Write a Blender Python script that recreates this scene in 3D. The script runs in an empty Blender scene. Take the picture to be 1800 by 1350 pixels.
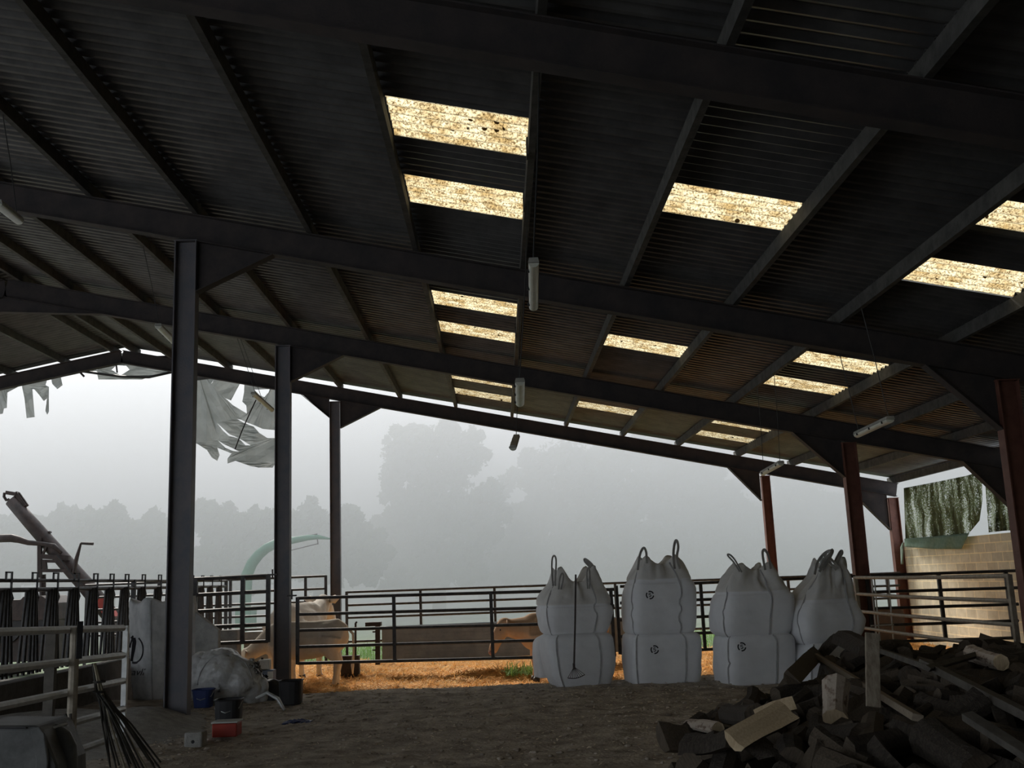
import bpy, bmesh, math, random
import numpy as np
from mathutils import Vector, Matrix, noise
from mathutils.bvhtree import BVHTree
from mathutils.geometry import tessellate_polygon

scene = bpy.context.scene
col = scene.collection
PI = math.pi
random.seed(11)
rng = np.random.default_rng(7)

# ------------------------------------------------------------------ camera
FPX = 1800.0
PITCH, ROLL, YAW = .1897, -.0393, .0189
EYE = Vector((0, 0, 1.6))
fwd = Vector((math.sin(YAW)*math.cos(PITCH), math.cos(YAW)*math.cos(PITCH), math.sin(PITCH)))
right0 = Vector((math.cos(YAW), -math.sin(YAW), 0))
up0 = right0.cross(fwd)
RT = math.cos(ROLL)*right0 + math.sin(ROLL)*up0
UP = -math.sin(ROLL)*right0 + math.cos(ROLL)*up0
cam_data = bpy.data.cameras.new('camera')
cam_data.sensor_width = 36; cam_data.lens = 36*FPX/1800; cam_data.clip_end = 600
cam = bpy.data.objects.new('camera', cam_data); col.objects.link(cam)
cam.matrix_world = Matrix(((RT.x, UP.x, -fwd.x, EYE.x), (RT.y, UP.y, -fwd.y, EYE.y), (RT.z, UP.z, -fwd.z, EYE.z), (0, 0, 0, 1)))
scene.camera = cam

# ------------------------------------------------------------------ colour management, world, sun
scene.view_settings.view_transform = 'Standard'
scene.view_settings.look = 'None'
scene.view_settings.gamma = 1
scene.view_settings.exposure = 0.0
scene.view_settings.use_curve_mapping = False
scene.cycles.use_denoising = True
scene.cycles.max_bounces = 8
scene.cycles.diffuse_bounces = 4
scene.cycles.volume_bounces = 2
scene.cycles.transparent_max_bounces = 16
scene.cycles.sample_clamp_indirect = 4
world = bpy.data.worlds.new('world'); scene.world = world
world.use_nodes = True
bg = world.node_tree.nodes['Background']
bg.inputs[0].default_value = (.86, .93, 1.0, 1)
bg.inputs[1].default_value = 2.1
sun_d = bpy.data.lights.new('sun', 'SUN'); sun_d.energy = 12.0; sun_d.angle = math.radians(14)
sun_d.color = (1.0, .93, .82)
sun = bpy.data.objects.new('sun', sun_d); col.objects.link(sun)
SUN_DIR = Vector((-.42, 1.0, .78)).normalized()          # towards the sun
sun.rotation_euler = SUN_DIR.to_track_quat('Z', 'Y').to_euler()
sun.location = (0, 40, 30)
FOG_DENSITY = .038
FOG_ABSORB = .029

# ------------------------------------------------------------------ helpers
def gz(y):                                               # the floor dips towards the cattle pen
    t = min(1, max(0, (y-16.4)/3.1)); return -.36*t*t*(3-2*t)
def ray(px, py):
    return (float(px)-900)/FPX*RT - (float(py)-675)/FPX*UP + fwd
def at(px, py, y):                                       # point at depth y
    d = ray(px, py); return EYE + d*(y/d.y)
def atx(px, py, x):
    d = ray(px, py); return EYE + d*(x/d.x)
def gnd(px, py, z=None):
    d = ray(px, py); y = 5.0                              # march along the sight line to the floor
    while 1.6+d.z*y/d.y > (gz(y) if z is None else z) and y < 60: y += .01
    return EYE + d*(y/d.y)

def tag(o, label=None, cat=None, group=None, kind=None):
    if label: o['label'] = label
    if cat: o['category'] = cat
    if group: o['group'] = group
    if kind: o['kind'] = kind
    return o
def empty(name, loc=(0, 0, 0), rz=0, label=None, cat=None, group=None):
    o = bpy.data.objects.new(name, None); col.objects.link(o)
    o.location = loc; o.rotation_euler = (0, 0, rz); o.empty_display_size = .1
    return tag(o, label, cat, group)
def copy_tree(o, parent=None):
    c = o.copy(); col.objects.link(c)
    if parent: c.parent = parent
    for ch in list(o.children):
        if ch.name != c.name: copy_tree(ch, c)
    return c
def wpos(o):
    p = Vector(o.location); 
    while o.parent: o = o.parent; p = p + Vector(o.location)
    return p

class M:
    def __init__(s): s.v = []; s.f = []; s.m = []
    def add(s, vs, fs, mi=0):
        b = len(s.v); s.v += [tuple(v) for v in vs]; s.f += [tuple(b+i for i in f) for f in fs]; s.m += [mi]*len(fs)
        return s
    def box(s, lo, hi, mi=0):
        x0, y0, z0 = lo; x1, y1, z1 = hi
        return s.add([(x0,y0,z0),(x1,y0,z0),(x1,y1,z0),(x0,y1,z0),(x0,y0,z1),(x1,y0,z1),(x1,y1,z1),(x0,y1,z1)],
            [(0,3,2,1),(4,5,6,7),(0,1,5,4),(1,2,6,5),(2,3,7,6),(3,0,4,7)], mi)
    def beam(s, p0, p1, w, h, up=(0,0,1), mi=0, taper=1):
        p0 = Vector(p0); p1 = Vector(p1); d = (p1-p0).normalized(); up = Vector(up)
        if abs(d.dot(up.normalized())) > .98: up = Vector((0,1,0)) if abs(d.y) < .9 else Vector((1,0,0))
        r = d.cross(up).normalized(); u = r.cross(d).normalized()
        vs = [p+r*a*w*t/2+u*b*h*t/2 for p, t in ((p0,1),(p1,taper)) for a, b in ((-1,-1),(1,-1),(1,1),(-1,1))]
        return s.add(vs, [(0,1,2,3),(7,6,5,4),(0,4,5,1),(1,5,6,2),(2,6,7,3),(3,7,4,0)], mi)
    def ibeam(s, p0, p1, depth, width, up=(0,0,1), t=.014, web=.01):
        p0 = Vector(p0); p1 = Vector(p1); d = (p1-p0).normalized(); up = Vector(up)
        r = d.cross(up).normalized(); u = r.cross(d).normalized()
        for k in (-1, 1):
            o = u*k*(depth-t)/2; s.beam(p0+o, p1+o, width, t, u)
        return s.beam(p0, p1, web, depth-2*t, u)
    def tube(s, pts, r, n=8, mi=0, cap=True):
        pts = [Vector(p) for p in pts]; rs = r if isinstance(r, (list, tuple)) else [r]*len(pts)
        rings = []; prev = None
        for i, p in enumerate(pts):
            d = (pts[min(i+1, len(pts)-1)]-pts[max(i-1, 0)]).normalized()
            if prev is None: a = d.orthogonal().normalized()
            else: a = (prev-d*prev.dot(d)).normalized() if (prev-d*prev.dot(d)).length > 1e-5 else d.orthogonal().normalized()
            prev = a; b = d.cross(a)
            rings.append([p+(a*math.cos(2*PI*k/n)+b*math.sin(2*PI*k/n))*rs[i] for k in range(n)])
        vs = [v for R in rings for v in R]; fs = []
        for i in range(len(pts)-1):
            for k in range(n):
                fs.append((i*n+k, i*n+(k+1) % n, (i+1)*n+(k+1) % n, (i+1)*n+k))
        if cap: fs += [tuple(range(n))[::-1], tuple((len(pts)-1)*n+k for k in range(n))]
        return s.add(vs, fs, mi)
    def ribbon(s, pts, w, nrm, t=.004, mi=0):               # flat strap along pts, nrm = face normals
        pts = [Vector(p) for p in pts]; vs = []; n = len(pts)
        for i, p in enumerate(pts):
            d = (pts[min(i+1, n-1)]-pts[max(i-1, 0)]).normalized()
            N = Vector(nrm[i] if isinstance(nrm, list) else nrm).normalized(); r = d.cross(N).normalized(); N = r.cross(d)
            vs += [p-r*w/2-N*t/2, p+r*w/2-N*t/2, p+r*w/2+N*t/2, p-r*w/2+N*t/2]
        fs = [(0,1,2,3), tuple(4*(n-1)+k for k in (3,2,1,0))]
        for i in range(n-1):
            for k in range(4): fs.append((4*i+k, 4*(i+1)+k, 4*(i+1)+(k+1) % 4, 4*i+(k+1) % 4))
        return s.add(vs, fs, mi)
    def ellipsoid(s, c, r, nu=16, nv=10, rot=None, mi=0):
        vs = []; c = Vector(c)
        for j in range(1, nv):
            for i in range(nu):
                a = 2*PI*i/nu; b = PI*j/nv
                p = Vector((r[0]*math.sin(b)*math.cos(a), r[1]*math.sin(b)*math.sin(a), r[2]*math.cos(b)))
                if rot: p = rot @ p
                vs.append(c+p)
        t = Vector((0,0,r[2])); t = rot @ t if rot else t
        vs += [c+t, c-t]; T = len(vs)-2; fs = []
        for j in range(nv-2):
            for i in range(nu): fs.append((j*nu+i, (j+1)*nu+i, (j+1)*nu+(i+1) % nu, j*nu+(i+1) % nu))
        for i in range(nu):
            fs.append((T, i, (i+1) % nu)); fs.append((T+1, (nv-2)*nu+(i+1) % nu, (nv-2)*nu+i))
        return s.add(vs, fs, mi)
    def prism(s, poly, a, b, mi=0):                          # poly of 3D points extruded by vector b-a
        n = len(poly); poly = [Vector(p) for p in poly]; o = Vector(b)-Vector(a)
        return s.add(poly+[p+o for p in poly], [tuple(range(n))[::-1], tuple(range(n, 2*n))]+[(i, (i+1) % n, n+(i+1) % n, n+i) for i in range(n)], mi)
    def build(s, name, mats, parent=None, world=True, smooth=False, bevel=0):
        me = bpy.data.meshes.new(name)
        off = wpos(parent) if (parent is not None and world) else Vector((0,0,0))
        me.from_pydata([(v[0]-off.x, v[1]-off.y, v[2]-off.z) for v in s.v], [], s.f); me.update()
        for m in (mats if isinstance(mats, (list, tuple)) else [mats]): me.materials.append(m)
        if any(s.m): me.polygons.foreach_set('material_index', s.m)
        if smooth: me.polygons.foreach_set('use_smooth', [True]*len(s.f))
        bm = bmesh.new(); bm.from_mesh(me); bmesh.ops.recalc_face_normals(bm, faces=bm.faces); bm.to_mesh(me); bm.free()
        o = bpy.data.objects.new(name, me); col.objects.link(o)
        if parent: o.parent = parent
        if bevel:
            b = o.modifiers.new('bevel', 'BEVEL'); b.width = bevel; b.segments = 2; b.limit_method = 'ANGLE'
        return o

def quads(name, V, mats, parent=None, nper=4):               # fast: V is (n*nper,3) array
    n = len(V)//nper; me = bpy.data.meshes.new(name)
    me.vertices.add(len(V)); me.vertices.foreach_set('co', np.asarray(V, dtype=np.float32).ravel())
    me.loops.add(n*nper); me.loops.foreach_set('vertex_index', np.arange(n*nper, dtype=np.int32))
    me.polygons.add(n); me.polygons.foreach_set('loop_start', np.arange(0, n*nper, nper, dtype=np.int32))
    me.polygons.foreach_set('loop_total', np.full(n, nper, dtype=np.int32))
    me.update(calc_edges=True); me.validate()
    me.materials.append(mats)
    o = bpy.data.objects.new(name, me); col.objects.link(o)
    if parent: o.parent = parent
    return o
def grid_mesh(name, P, mat, parent=None, smooth=True, closed=False):   # P: (ny,nx,3)
    ny, nx = P.shape[:2]; me = bpy.data.meshes.new(name)
    idx = np.arange(ny*nx).reshape(ny, nx)
    F = np.stack([idx[:-1,:-1], idx[:-1,1:], idx[1:,1:], idx[1:,:-1]], -1).reshape(-1, 4)
    me.vertices.add(ny*nx); me.vertices.foreach_set('co', P.astype(np.float32).ravel())
    n = len(F); me.loops.add(n*4); me.loops.foreach_set('vertex_index', F.astype(np.int32).ravel())
    me.polygons.add(n); me.polygons.foreach_set('loop_start', np.arange(0, n*4, 4, dtype=np.int32))
    me.polygons.foreach_set('loop_total', np.full(n, 4, dtype=np.int32))
    if smooth: me.polygons.foreach_set('use_smooth', np.ones(n, dtype=bool))
    me.update(calc_edges=True); me.materials.append(mat)
    o = bpy.data.objects.new(name, me); col.objects.link(o)
    if parent: o.parent = parent
    return o

# ------------------------------------------------------------------ materials
def mat(name, c1, c2=None, scale=8, rough=.8, metal=0, bump=0, bscale=None, stretch=(1,1,1), detail=6, lo=.35, hi=.65, trans=0, spec=.3):
    m = bpy.data.materials.new(name); m.use_nodes = True; nt = m.node_tree; N = nt.nodes; L = nt.links
    b = N['Principled BSDF']; b.inputs['Roughness'].default_value = rough; b.inputs['Metallic'].default_value = metal
    b.inputs['Specular IOR Level'].default_value = spec
    b.inputs['Base Color'].default_value = (*c1, 1)
    tc = N.new('ShaderNodeTexCoord'); mp = N.new('ShaderNodeMapping'); mp.inputs['Scale'].default_value = stretch
    L.new(tc.outputs['Object'], mp.inputs[0])
    if c2:
        n = N.new('ShaderNodeTexNoise'); n.inputs['Scale'].default_value = scale; n.inputs['Detail'].default_value = detail; n.inputs['Roughness'].default_value = .65
        r = N.new('ShaderNodeValToRGB'); r.color_ramp.elements[0].position = lo; r.color_ramp.elements[1].position = hi
        r.color_ramp.elements[0].color = (*c1, 1); r.color_ramp.elements[1].color = (*c2, 1)
        L.new(mp.outputs[0], n.inputs['Vector']); L.new(n.outputs[0], r.inputs[0]); L.new(r.outputs[0], b.inputs['Base Color'])
    if bump:
        n2 = N.new('ShaderNodeTexNoise'); n2.inputs['Scale'].default_value = bscale or scale*3; n2.inputs['Detail'].default_value = 5
        bp = N.new('ShaderNodeBump'); bp.inputs['Strength'].default_value = bump; bp.inputs['Distance'].default_value = .02
        L.new(mp.outputs[0], n2.inputs['Vector']); L.new(n2.outputs[0], bp.inputs['Height']); L.new(bp.outputs[0], b.inputs['Normal'])
    if trans:
        t = N.new('ShaderNodeBsdfTranslucent'); mx = N.new('ShaderNodeMixShader'); mx.inputs[0].default_value = trans
        if c2: L.new(r.outputs[0], t.inputs[0])
        else: t.inputs[0].default_value = (*c1, 1)
        L.new(b.outputs[0], mx.inputs[1]); L.new(t.outputs[0], mx.inputs[2]); L.new(mx.outputs[0], N['Material Output'].inputs[0])
    return m
MT = {}
MT['steel'] = mat('painted_steel', (.085,.09,.105), (.13,.115,.12), 3, .55, .0, .1, 40)
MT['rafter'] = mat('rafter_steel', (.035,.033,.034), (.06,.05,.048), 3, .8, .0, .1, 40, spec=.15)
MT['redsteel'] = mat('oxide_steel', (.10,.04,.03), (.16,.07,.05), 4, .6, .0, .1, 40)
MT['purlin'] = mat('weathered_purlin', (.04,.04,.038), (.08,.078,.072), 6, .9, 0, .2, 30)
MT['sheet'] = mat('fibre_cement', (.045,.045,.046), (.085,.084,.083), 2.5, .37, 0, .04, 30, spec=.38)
MT['galv'] = mat('galvanised', (.42,.43,.43), (.55,.56,.55), 12, .5, .4, .1, 60)
MT['galvbrown'] = mat('dirty_galvanised', (.24,.21,.165), (.36,.32,.26), 12, .6, .3, .1, 60)
MT['darkgate'] = mat('dark_gate_steel', (.03,.03,.032), (.07,.065,.062), 10, .5, .3, .1, 60)
MT['concrete'] = mat('concrete', (.26,.26,.25), (.40,.39,.37), 6, .9, 0, .4, 60)
MT['kerb'] = mat('dirty_kerb', (.06,.055,.05), (.12,.11,.10), 4, .95, 0, .4, 30)
MT['bag'] = mat('woven_bag', (.72,.73,.75), (.80,.81,.83), 3, .75, 0, .35, 9, trans=.12)
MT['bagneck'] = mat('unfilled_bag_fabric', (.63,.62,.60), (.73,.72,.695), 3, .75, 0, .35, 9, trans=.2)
MT['bagdark'] = mat('bag_seam', (.30,.30,.305), (.42,.42,.42), 9, .8)
MT['strap'] = mat('bag_strap', (.34,.34,.335), (.48,.48,.47), 9, .8)
MT['oldbag'] = mat('old_bag', (.50,.51,.52), (.68,.68,.68), 5, .8, 0, .6, 12, trans=.1)
MT['ink'] = mat('ink', (.03,.03,.035), None, rough=.8)
MT['film'] = mat('crumpled_film', (.46,.46,.46), (.60,.60,.59), 6, .3, 0, .9, 12, spec=.6, trans=.15)
MT['black'] = mat('black_plastic', (.018,.018,.02), (.03,.03,.032), 5, .5)
MT['blue'] = mat('blue_plastic', (.02,.035,.12), (.03,.05,.16), 5, .5)
MT['greyblue'] = mat('grey_blue_plastic', (.12,.16,.24), (.16,.2,.28), 5, .5)
MT['red'] = mat('red_plastic', (.38,.05,.03), (.30,.04,.03), 5, .5)
MT['white'] = mat('white_plastic', (.50,.50,.48), (.6,.6,.57), 5, .5)
MT['bark'] = mat('bark', (.03,.025,.02), (.075,.062,.05), 14, .95, 0, .8, 30, stretch=(4,4,1))
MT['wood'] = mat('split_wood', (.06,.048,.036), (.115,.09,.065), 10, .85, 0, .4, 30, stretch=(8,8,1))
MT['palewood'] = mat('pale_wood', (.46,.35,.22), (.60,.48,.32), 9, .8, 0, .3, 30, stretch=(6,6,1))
MT['birch'] = mat('birch_bark', (.42,.36,.30), (.16,.11,.08), 9, .85, 0, .3, 30, lo=.5, hi=.62, stretch=(1,1,3))
MT['plank'] = mat('plank_wood', (.30,.25,.19), (.20,.16,.12), 6, .85, 0, .3, 40, stretch=(1,8,8))
MT['plankup'] = mat('plank_wood_upright', (.36,.31,.24), (.20,.16,.12), 5, .85, 0, .3, 40, stretch=(6,6,1.5))
MT['oldplank'] = mat('old_plank_wood', (.12,.11,.095), (.075,.068,.06), 6, .9, 0, .3, 40)
MT['cowcream'] = mat('cream_hide', (.74,.68,.60), (.60,.52,.43), 3, .9, 0, .2, 60, spec=.15)
MT['cowbrown'] = mat('brown_hide', (.50,.31,.19), (.60,.40,.26), 3, .9, 0, .2, 60, spec=.15)
MT['cowtan'] = mat('tan_hide', (.66,.56,.45), (.78,.69,.58), 3, .9, 0, .2, 60, spec=.15)
MT['hoof'] = mat('hoof', (.06,.05,.04), None, rough=.6)
MT['muzzle'] = mat('muzzle', (.30,.17,.14), None, rough=.5)
MT['eye'] = mat('eye', (.01,.008,.006), None, rough=.15, spec=.6)
MT['dirt'] = mat('dirt_floor', (.21,.18,.15), (.52,.46,.39), 3.2, .95, 0, 1.0, 26, detail=12, spec=.1)
MT['chip'] = mat('straw_chips', (.45,.38,.28), (.65,.57,.43), 3, .8)
MT['straw'] = mat('golden_straw', (.75,.42,.14), (.95,.62,.26), 2.2, .8, trans=.25)
MT['strawbase'] = mat('trodden_straw', (.42,.22,.08), (.90,.56,.22), 5, .95, 0, 1, 40, detail=10)
MT['heap'] = mat('pale_feed_meal', (.26,.25,.235), (.40,.385,.36), 8, .95, 0, .8, 60, detail=10)
MT['grass'] = mat('meadow_grass', (.15,.19,.11), (.24,.28,.17), 1.5, .95, 0, .8, 20)
MT['blade'] = mat('grass_blades', (.14,.26,.06), (.26,.38,.12), 1.5, .8, trans=.3)
MT['leaf'] = mat('leaves', (.035,.06,.025), (.06,.09,.04), 1.5, .8, trans=.15)
MT['trunk'] = mat('trunk', (.05,.042,.035), (.08,.07,.06), 3, .95)
MT['rib'] = mat('ribbed_panel', (.24,.27,.29), (.34,.36,.37), 4, .7, .2, .2, 20)
MT['machine'] = mat('machine_paint', (.035,.028,.026), (.07,.05,.045), 5, .6)
MT['greenpaint'] = mat('green_paint', (.05,.14,.09), (.07,.18,.12), 3, .5)
MT['cover'] = mat('grey_cover', (.06,.063,.062), (.11,.112,.11), 5, .5, 0, .2, 20)
MT['lamp'] = mat('lamp_diffuser', (.45,.46,.40), (.55,.56,.48), 5, .35, trans=.1, spec=.5)
MT['lamphouse'] = mat('lamp_housing', (.20,.20,.18), (.30,.30,.27), 8, .6)
MT['wire'] = mat('wire', (.03,.03,.03), None, rough=.5)
MT['twine'] = mat('twine', (.03,.03,.028), (.06,.055,.045), 10, .8)
MT['twinepale'] = mat('pale_twine', (.30,.27,.20), None, rough=.8)
MT['sheeting'] = mat('torn_sheeting', (.42,.44,.44), (.50,.52,.52), 3, .6, 0, .3, 12, trans=.55)

def skylight_mat():
    m = bpy.data.materials.new('mossy_translucent_sheet'); m.use_nodes = True; N = m.node_tree.nodes; L = m.node_tree.links
    out = N['Material Output']; N.remove(N['Principled BSDF'])
    tc = N.new('ShaderNodeTexCoord')
    n1 = N.new('ShaderNodeTexNoise'); n1.inputs['Scale'].default_value = 42; n1.inputs['Detail'].default_value = 8; n1.inputs['Roughness'].default_value = .75
    r1 = N.new('ShaderNodeValToRGB'); e = r1.color_ramp.elements; e[0].position = .40; e[0].color = (.05,.032,.012,1); e[1].position = .55; e[1].color = (.37,.325,.215,1)
    n2 = N.new('ShaderNodeTexNoise'); n2.inputs['Scale'].default_value = 5; n2.inputs['Detail'].default_value = 3
    r2 = N.new('ShaderNodeValToRGB'); e = r2.color_ramp.elements; e[0].position = .36; e[0].color = (.56,.46,.32,1); e[1].position = .6; e[1].color = (1,1,1,1)
    vo = N.new('ShaderNodeTexVoronoi'); vo.inputs['Scale'].default_value = 9
    r3 = N.new('ShaderNodeValToRGB'); e = r3.color_ramp.elements; e[0].position = .24; e[0].color = (.03,.02,.012,1); e[1].position = .30; e[1].color = (1,1,1,1)
    n4 = N.new('ShaderNodeTexNoise'); n4.inputs['Scale'].default_value = 3.2
    r4 = N.new('ShaderNodeMath'); r4.operation = 'GREATER_THAN'; r4.inputs[1].default_value = .60
    mxa = N.new('ShaderNodeMixRGB'); mxa.inputs[1].default_value = (1,1,1,1)
    m1 = N.new('ShaderNodeMixRGB'); m1.blend_type = 'MULTIPLY'; m1.inputs[0].default_value = 1
    m2 = N.new('ShaderNodeMixRGB'); m2.blend_type = 'MULTIPLY'; m2.inputs[0].default_value = 1
    for n in (n1, n2, vo, n4): L.new(tc.outputs['Object'], n.inputs['Vector'])
    L.new(n1.outputs[0], r1.inputs[0]); L.new(n2.outputs[0], r2.inputs[0]); L.new(vo.outputs['Distance'], r3.inputs[0])
    L.new(n4.outputs[0], r4.inputs[0]); L.new(r4.outputs[0], mxa.inputs[0]); L.new(r3.outputs[0], mxa.inputs[2])
    L.new(r1.outputs[0], m1.inputs[1]); L.new(r2.outputs[0], m1.inputs[2]); L.new(m1.outputs[0], m2.inputs[1]); L.new(mxa.outputs[0], m2.inputs[2])
    t = N.new('ShaderNodeBsdfTranslucent'); L.new(m2.outputs[0], t.inputs[0])
    L.new(t.outputs[0], out.inputs[0]); return m
MT['skylight'] = skylight_mat()

def block_mat():
    m = mat('block_wall', (.72,.65,.47), (.86,.79,.60), 5, .95, 0, .5, 50); N = m.node_tree.nodes; L = m.node_tree.links
    tc = N.new('ShaderNodeTexCoord'); sp = N.new('ShaderNodeSeparateXYZ'); cb = N.new('ShaderNodeCombineXYZ')
    L.new(tc.outputs['Object'], sp.inputs[0]); L.new(sp.outputs[1], cb.inputs[0]); L.new(sp.outputs[2], cb.inputs[1])
    br = N.new('ShaderNodeTexBrick'); br.inputs['Scale'].default_value = 1; br.inputs['Brick Width'].default_value = .5; br.inputs['Row Height'].default_value = .2
    br.inputs['Mortar Size'].default_value = .012; br.inputs['Color1'].default_value = (.80,.80,.80,1); br.inputs['Color2'].default_value = (1,1,1,1); br.inputs['Mortar'].default_value = (1.25,1.2,1.1,1)
    L.new(cb.outputs[0], br.inputs['Vector'])
    b = N['Principled BSDF']; src = b.inputs['Base Color'].links[0].from_socket
    mx = N.new('ShaderNodeMixRGB'); mx.blend_type = 'MULTIPLY'; mx.inputs[0].default_value = 1
    L.new(src, mx.inputs[1]); L.new(br.outputs[0], mx.inputs[2]); L.new(mx.outputs[0], b.inputs['Base Color'])
    return m
MT['block'] = block_mat()

def windbreak_mat():
    m = bpy.data.materials.new('mossy_windbreak_net'); m.use_nodes = True; N = m.node_tree.nodes; L = m.node_tree.links
    b = N['Principled BSDF']; b.inputs['Roughness'].default_value = .9; out = N['Material Output']
    tc = N.new('ShaderNodeTexCoord'); mp = N.new('ShaderNodeMapping'); mp.inputs['Scale'].default_value = (1, 1, .18); L.new(tc.outputs['Object'], mp.inputs[0])
    n1 = N.new('ShaderNodeTexNoise'); n1.inputs['Scale'].default_value = 3.5; n1.inputs['Detail'].default_value = 4
    n2 = N.new('ShaderNodeTexNoise'); n2.inputs['Scale'].default_value = 34; n2.inputs['Detail'].default_value = 6; n2.inputs['Roughness'].default_value = .8
    L.new(mp.outputs[0], n1.inputs['Vector']); L.new(tc.outputs['Object'], n2.inputs['Vector'])
    r = N.new('ShaderNodeValToRGB'); e = r.color_ramp.elements; e[0].position = .35; e[0].color = (.07,.075,.03,1); e[1].position = .7; e[1].color = (.22,.26,.13,1)
    L.new(n1.outputs[0], r.inputs[0]); L.new(r.outputs[0], b.inputs['Base Color'])
    ad = N.new('ShaderNodeMath'); ad.operation = 'ADD'; m5 = N.new('ShaderNodeMath'); m5.operation = 'MULTIPLY'; m5.inputs[1].default_value = .7; L.new(n1.outputs[0], m5.inputs[0])
    m6 = N.new('ShaderNodeMath'); m6.operation = 'MULTIPLY'; m6.inputs[1].default_value = 1.5; L.new(n2.outputs[0], m6.inputs[0])
    L.new(m5.outputs[0], ad.inputs[0]); L.new(m6.outputs[0], ad.inputs[1])
    r2 = N.new('ShaderNodeValToRGB'); e = r2.color_ramp.elements; e[0].position = .0; e[0].color = (0,0,0,1); e[1].position = 1; e[1].color = (1,1,1,1)
    mr = N.new('ShaderNodeMapRange'); mr.inputs[1].default_value = 1.10; mr.inputs[2].default_value = 1.22; mr.inputs[4].default_value = .85
    L.new(ad.outputs[0], mr.inputs[0])
    tr = N.new('ShaderNodeBsdfTransparent'); tl = N.new('ShaderNodeBsdfTranslucent'); L.new(r.outputs[0], tl.inputs[0])
    m1 = N.new('ShaderNodeMixShader'); m1.inputs[0].default_value = .5; L.new(b.outputs[0], m1.inputs[1]); L.new(tl.outputs[0], m1.inputs[2])
    m2 = N.new('ShaderNodeMixShader'); L.new(mr.outputs[0], m2.inputs[0]); L.new(m1.outputs[0], m2.inputs[1]); L.new(tr.outputs[0], m2.inputs[2])
    L.new(m2.outputs[0], out.inputs[0]); return m
MT['net'] = windbreak_mat()
MT['netgreen'] = mat('green_net_hem', (.16,.26,.20), (.24,.34,.27), 12, .8, 0, .3, 30, trans=.3)
MT['netpale'] = mat('pale_green_net', (.22,.30,.24), (.30,.38,.32), 12, .8, trans=.4)

# ------------------------------------------------------------------ ground and fog
def fbm(x, y, s, o=3):
    return noise.fractal(Vector((x*s, y*s, 3.7)), 1.0, 2.0, o)
DA, DB, DC = 13.611, 20.024, 26.496                       # depths of the three frames in view
D0 = DA-6.44
XL, XR, XE = -4.16, 6.97, 10.23
xs = np.arange(-24, 11.01, .14); ys = np.concatenate([np.arange(-6, 6, .4), np.arange(6, 20.2, .09), np.arange(20.2, 27.5, .3)])
P = np.zeros((len(ys), len(xs), 3))
for j, y in enumerate(ys):
    g = gz(y)
    for i, x in enumerate(xs):
        P[j, i] = (x, y, g + .03*fbm(x, y, .7) + .022*fbm(x, y, 4, 3) - (.08 if y > 20.2 and x > -6.3 else 0))
tag(grid_mesh('floor', P, MT['dirt']), kind='structure')
# bedded pen beyond the gate
xs = np.arange(-6.3, 11.01, .16); ys = np.arange(19.3, 27.4, .1); xs = xs[xs < 10.35]
P = np.zeros((len(ys), len(xs), 3))
for j, y in enumerate(ys):
    e = min(1, max(0, (y-19.4)/.8))
    for i, x in enumerate(xs):
        P[j, i] = (x, y, -.36 -.06*(1-e) + e*(.05 + .10*fbm(x, y, .9) + .07*fbm(x, y, 3.0)))
tag(grid_mesh('straw_bed', P, MT['strawbase']), 'trodden golden straw bedding covering the cattle pen floor', 'straw', kind='stuff')
def bedz(x, y):
    e = min(1, max(0, (y-19.4)/.8)); return -.36 -.06*(1-e) + e*(.05 + .10*fbm(x, y, .9) + .07*fbm(x, y, 3.0))
def strands(name, n, xr, yr, ln, wd, m, zf, edge=None, lift=.02, tilt=.35):
    V = []
    while len(V) < n*4:
        x = rng.uniform(*xr); y = rng.uniform(*yr)
        if edge and not edge(x, y): continue
        z = zf(x, y)+rng.uniform(0, lift); a = rng.uniform(0, 2*PI); t = rng.normal(0, tilt); l = rng.uniform(.5, 1)*ln; w = wd*rng.uniform(.6, 1.3)
        d = Vector((math.cos(a)*math.cos(t), math.sin(a)*math.cos(t), math.sin(t)))*l/2
        s = Vector((-math.sin(a), math.cos(a), rng.uniform(-.8, .8))).normalized()*w/2
        c = Vector((x, y, z+abs(d.z)*.6)); V += [c-d-s, c-d+s, c+d+s, c+d-s]
    return quads(name, np.array([tuple(v) for v in V]), m)
tag(strands('straw_litter', 42000, (-6.2, 10.2), (19.2, 27.2), .22, .012, MT['straw'], bedz,
    edge=lambda x, y: y > 19.75+.5*fbm(x, 1, .8)), 'loose golden straw stalks strewn over the bedding', 'straw', kind='stuff')
tag(strands('straw_scraps', 8000, (-5, 7), (7.5, 17.2), .045, .011, MT['chip'], lambda x, y: gz(y)+.028*fbm(x, y, .7)+.02*fbm(x, y, 4)+.004,
    edge=lambda x, y: rng.random() < .25+.75*((y-7)/12)**2, lift=.008, tilt=.2), 'pale straw scraps and chips trodden into the dirt floor', 'chips', kind='stuff')
def clods():
    m = M()
    for _ in range(2200):
        x = rng.uniform(-4.5, 7); y = rng.uniform(7.5, 17); r = rng.uniform(.006, .028)
        m.ellipsoid((x, y, gz(y)+.03*fbm(x, y, .7)+.02*fbm(x, y, 4)+.002), (r*rng.uniform(.8, 1.8), r, r*.6), 6, 4)
    tag(m.build('dirt_clods', MT['dirt'], smooth=True), 'small dark clods of earth scattered on the barn floor', 'dirt', kind='stuff')
clods()
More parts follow.
